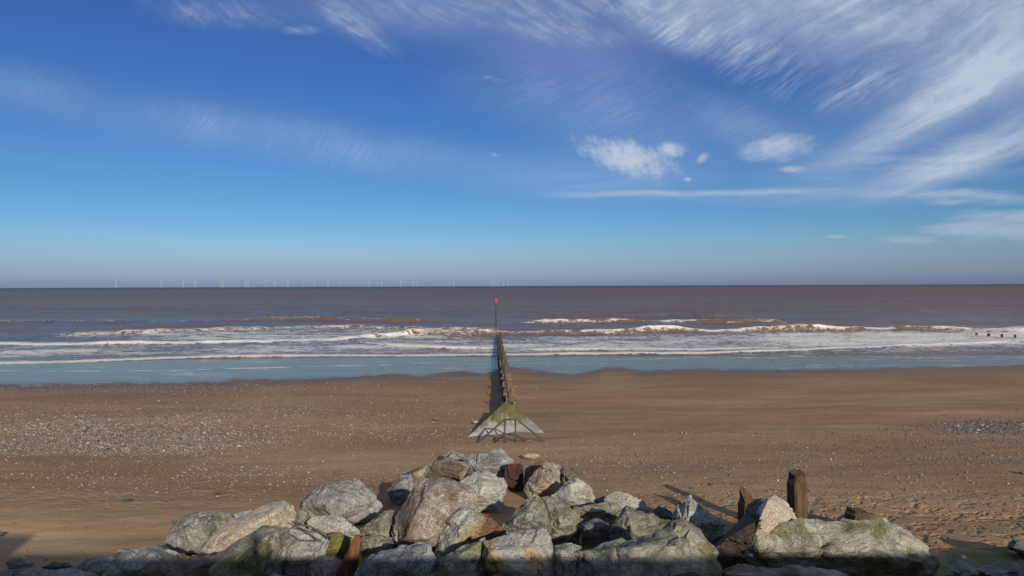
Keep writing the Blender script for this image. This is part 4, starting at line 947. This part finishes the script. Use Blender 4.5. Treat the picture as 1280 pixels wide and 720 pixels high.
# ------------------------------------------------------------------ wind farm
def turbines():
    px = [(145, 8.2), (202, 7.2), (229, 7.4), (244, 8.4), (276, 7.8), (279, 8), (307, 7.6), (310, 8), (332, 6), (344, 5.5), (360, 7.6), (379, 6.6), (393, 6), (410, 7), (425, 6.4), (462, 6.8), (472, 6), (477, 8), (501, 8.2), (516, 6.6), (521, 6.4), (562, 7.6), (567, 6.6), (613, 6), (616.5, 6.6), (620, 7.4), (623.5, 6.8), (629, 6.2), (635, 7.4)]
    words = ['leftmost', 'second', 'third', 'fourth', 'fifth', 'sixth', 'seventh', 'eighth', 'ninth', 'tenth', 'eleventh', 'twelfth', 'thirteenth', 'fourteenth', 'fifteenth', 'sixteenth', 'seventeenth', 'eighteenth', 'nineteenth', 'twentieth', 'twenty-first', 'twenty-second', 'twenty-third', 'twenty-fourth', 'twenty-fifth', 'twenty-sixth', 'twenty-seventh', 'twenty-eighth']
    H = 85.0; rnd = random.Random(5)
    bm = bmesh.new(); add_tube(bm, [(0, 0, -6), (0, 0, 12), (0, 0, H)], [3.4, 3.0, 2.2], 12); tower = bm_mesh(bm, 'tower', True)
    bm = bmesh.new(); add_box(bm, (-2.4, -6, -2.2), (2.4, 7, 2.4)); bevel(bm, .8, 2); nac = bm_mesh(bm, 'nacelle')
    bm = bmesh.new(); add_tube(bm, [(0, 0, 0), (0, 0, 10), (0, 0, 30), (0, 0, 50)], [1.6, 2.3, 1.5, .5], 8); blade = bm_mesh(bm, 'blade', True)
    bm = bmesh.new(); add_tube(bm, [(0, -2.5, 0), (0, -1.5, 0), (0, 1.5, 0)], [.6, 2.2, 2.5], 10); hub = bm_mesh(bm, 'hub', True)
    for me in (tower, nac, blade, hub): me.materials.append(M['turbine'])
    for i, (x, h) in enumerate(px):
        d = H * FPX / h; v = ray(x, 357.5)
        lab = 'tiny white wind turbine on the horizon, ' + (words[i] + (' of the row' if i == 0 else ' from the left of the row') if i < len(words) else 'rightmost of the row')
        root = empty('wind_turbine', (v.x * d, d, 0), lab, 'wind turbine', 'wind turbines along the horizon'); a = rnd.uniform(0, 2.09); yaw = rnd.uniform(-.6, .6); root.rotation_euler = (0, 0, yaw)
        link('tower', tower, None, root)
        n = link('nacelle', nac, None, root, (0, 0, H + 2)); link('hub', hub, None, root, (0, -8, H + 2))
        for k in range(3):
            b = link('blade', blade, None, root, (0, -8.4, H + 2)); b.rotation_euler = (0, a + k * 2.0944, 0)
turbines()

# ------------------------------------------------------------------ sea wall underfoot (behind and below the view) and the photographer
def sea_wall():
    root = empty('sea_wall', (0, .6, 2.3), 'concrete sea wall whose long shadow falls across the nearest rocks', 'sea wall')
    def part(name, lo, hi):
        bm = bmesh.new(); add_box(bm, lo, hi); bevel(bm, .04, 2); bmesh.ops.translate(bm, verts=bm.verts, vec=(0, -.6, -2.3)); link(name, bm_mesh(bm, name), M['wall'], root)
    part('retaining_wall', (-70, .1, 0), (70, .75, 6.35)); part('parapet', (-70, .2, 6.352), (70, .55, WALL_TOP)); part('shadow_caster', (-9.2, .15, WALL_TOP + .002), (-5.75, .6, WALL_TOP + .38))  # last block is added, unseen, to cast the shadow bump at far left
    bm = bmesh.new(); add_box(bm, (-70, -14, 1.8), (70, .098, 6.32)); o = link('promenade', bm_mesh(bm, 'promenade'), M['wall']); tag(o, kind='structure')
WALL_TOP = 7.35
sea_wall()
def person():
    root = empty('person', (0, -.42, 6.32), 'photographer behind the sea wall whose shadow falls on the olive boulder', 'person')
    def skin(name, verts, edges, rad, mat, parent, root_i=0, sub=2):
        me = bpy.data.meshes.new(name); me.from_pydata(verts, edges, []); o = bpy.data.objects.new(name, me); C.objects.link(o)
        md = o.modifiers.new('s', 'SKIN'); sv = me.skin_vertices[0].data
        for i, r in enumerate(rad): sv[i].radius = r if isinstance(r, tuple) else (r, r)
        sv[root_i].use_root = True; md.use_smooth_shade = True
        o.modifiers.new('ss', 'SUBSURF').levels = sub; o.modifiers['ss'].render_levels = sub
        dg = bpy.context.evaluated_depsgraph_get(); dg.update(); m2 = bpy.data.meshes.new_from_object(o.evaluated_get(dg)); bpy.data.objects.remove(o)
        return link(name, m2, M[mat], parent)
    # hips, waist, chest, neck base, neck, head, crown / arms raised to the camera / legs
    V = [(0, 0, .92), (0, 0, 1.12), (0, .01, 1.36), (0, 0, 1.46), (0, .0, 1.54), (0, .02, 1.64), (0, .0, 1.75),
         (.19, 0, 1.40), (.27, .12, 1.17), (.10, .26, 1.52), (-.19, 0, 1.40), (-.27, .12, 1.17), (-.10, .26, 1.52),
         (.10, 0, .86), (.11, .02, .48), (.12, -.01, .08), (.13, .12, .04), (-.10, 0, .86), (-.11, .02, .48), (-.12, -.01, .08), (-.13, .12, .04)]
    E = [(0, 1), (1, 2), (2, 3), (3, 4), (4, 5), (5, 6), (2, 7), (7, 8), (8, 9), (2, 10), (10, 11), (11, 12), (0, 13), (13, 14), (14, 15), (15, 16), (0, 17), (17, 18), (18, 19), (19, 20)]
    rad = [(.17, .12), (.16, .11), (.19, .12), .07, .055, (.085, .10), (.07, .08), .065, .05, .035, .065, .05, .035, .09, .065, .05, .045, .09, .065, .05, .045]
    skin('body', V, E, rad, 'cloth', root)
    bm = bmesh.new(); bmesh.ops.create_uvsphere(bm, u_segments=20, v_segments=14, radius=1)
    for v in bm.verts: v.co = Vector((v.co.x * .105, v.co.y * .12 - .02, v.co.z * .11 + 1.70))
    link('hair', bm_mesh(bm, 'hair', True), M['hair'], root)
person()
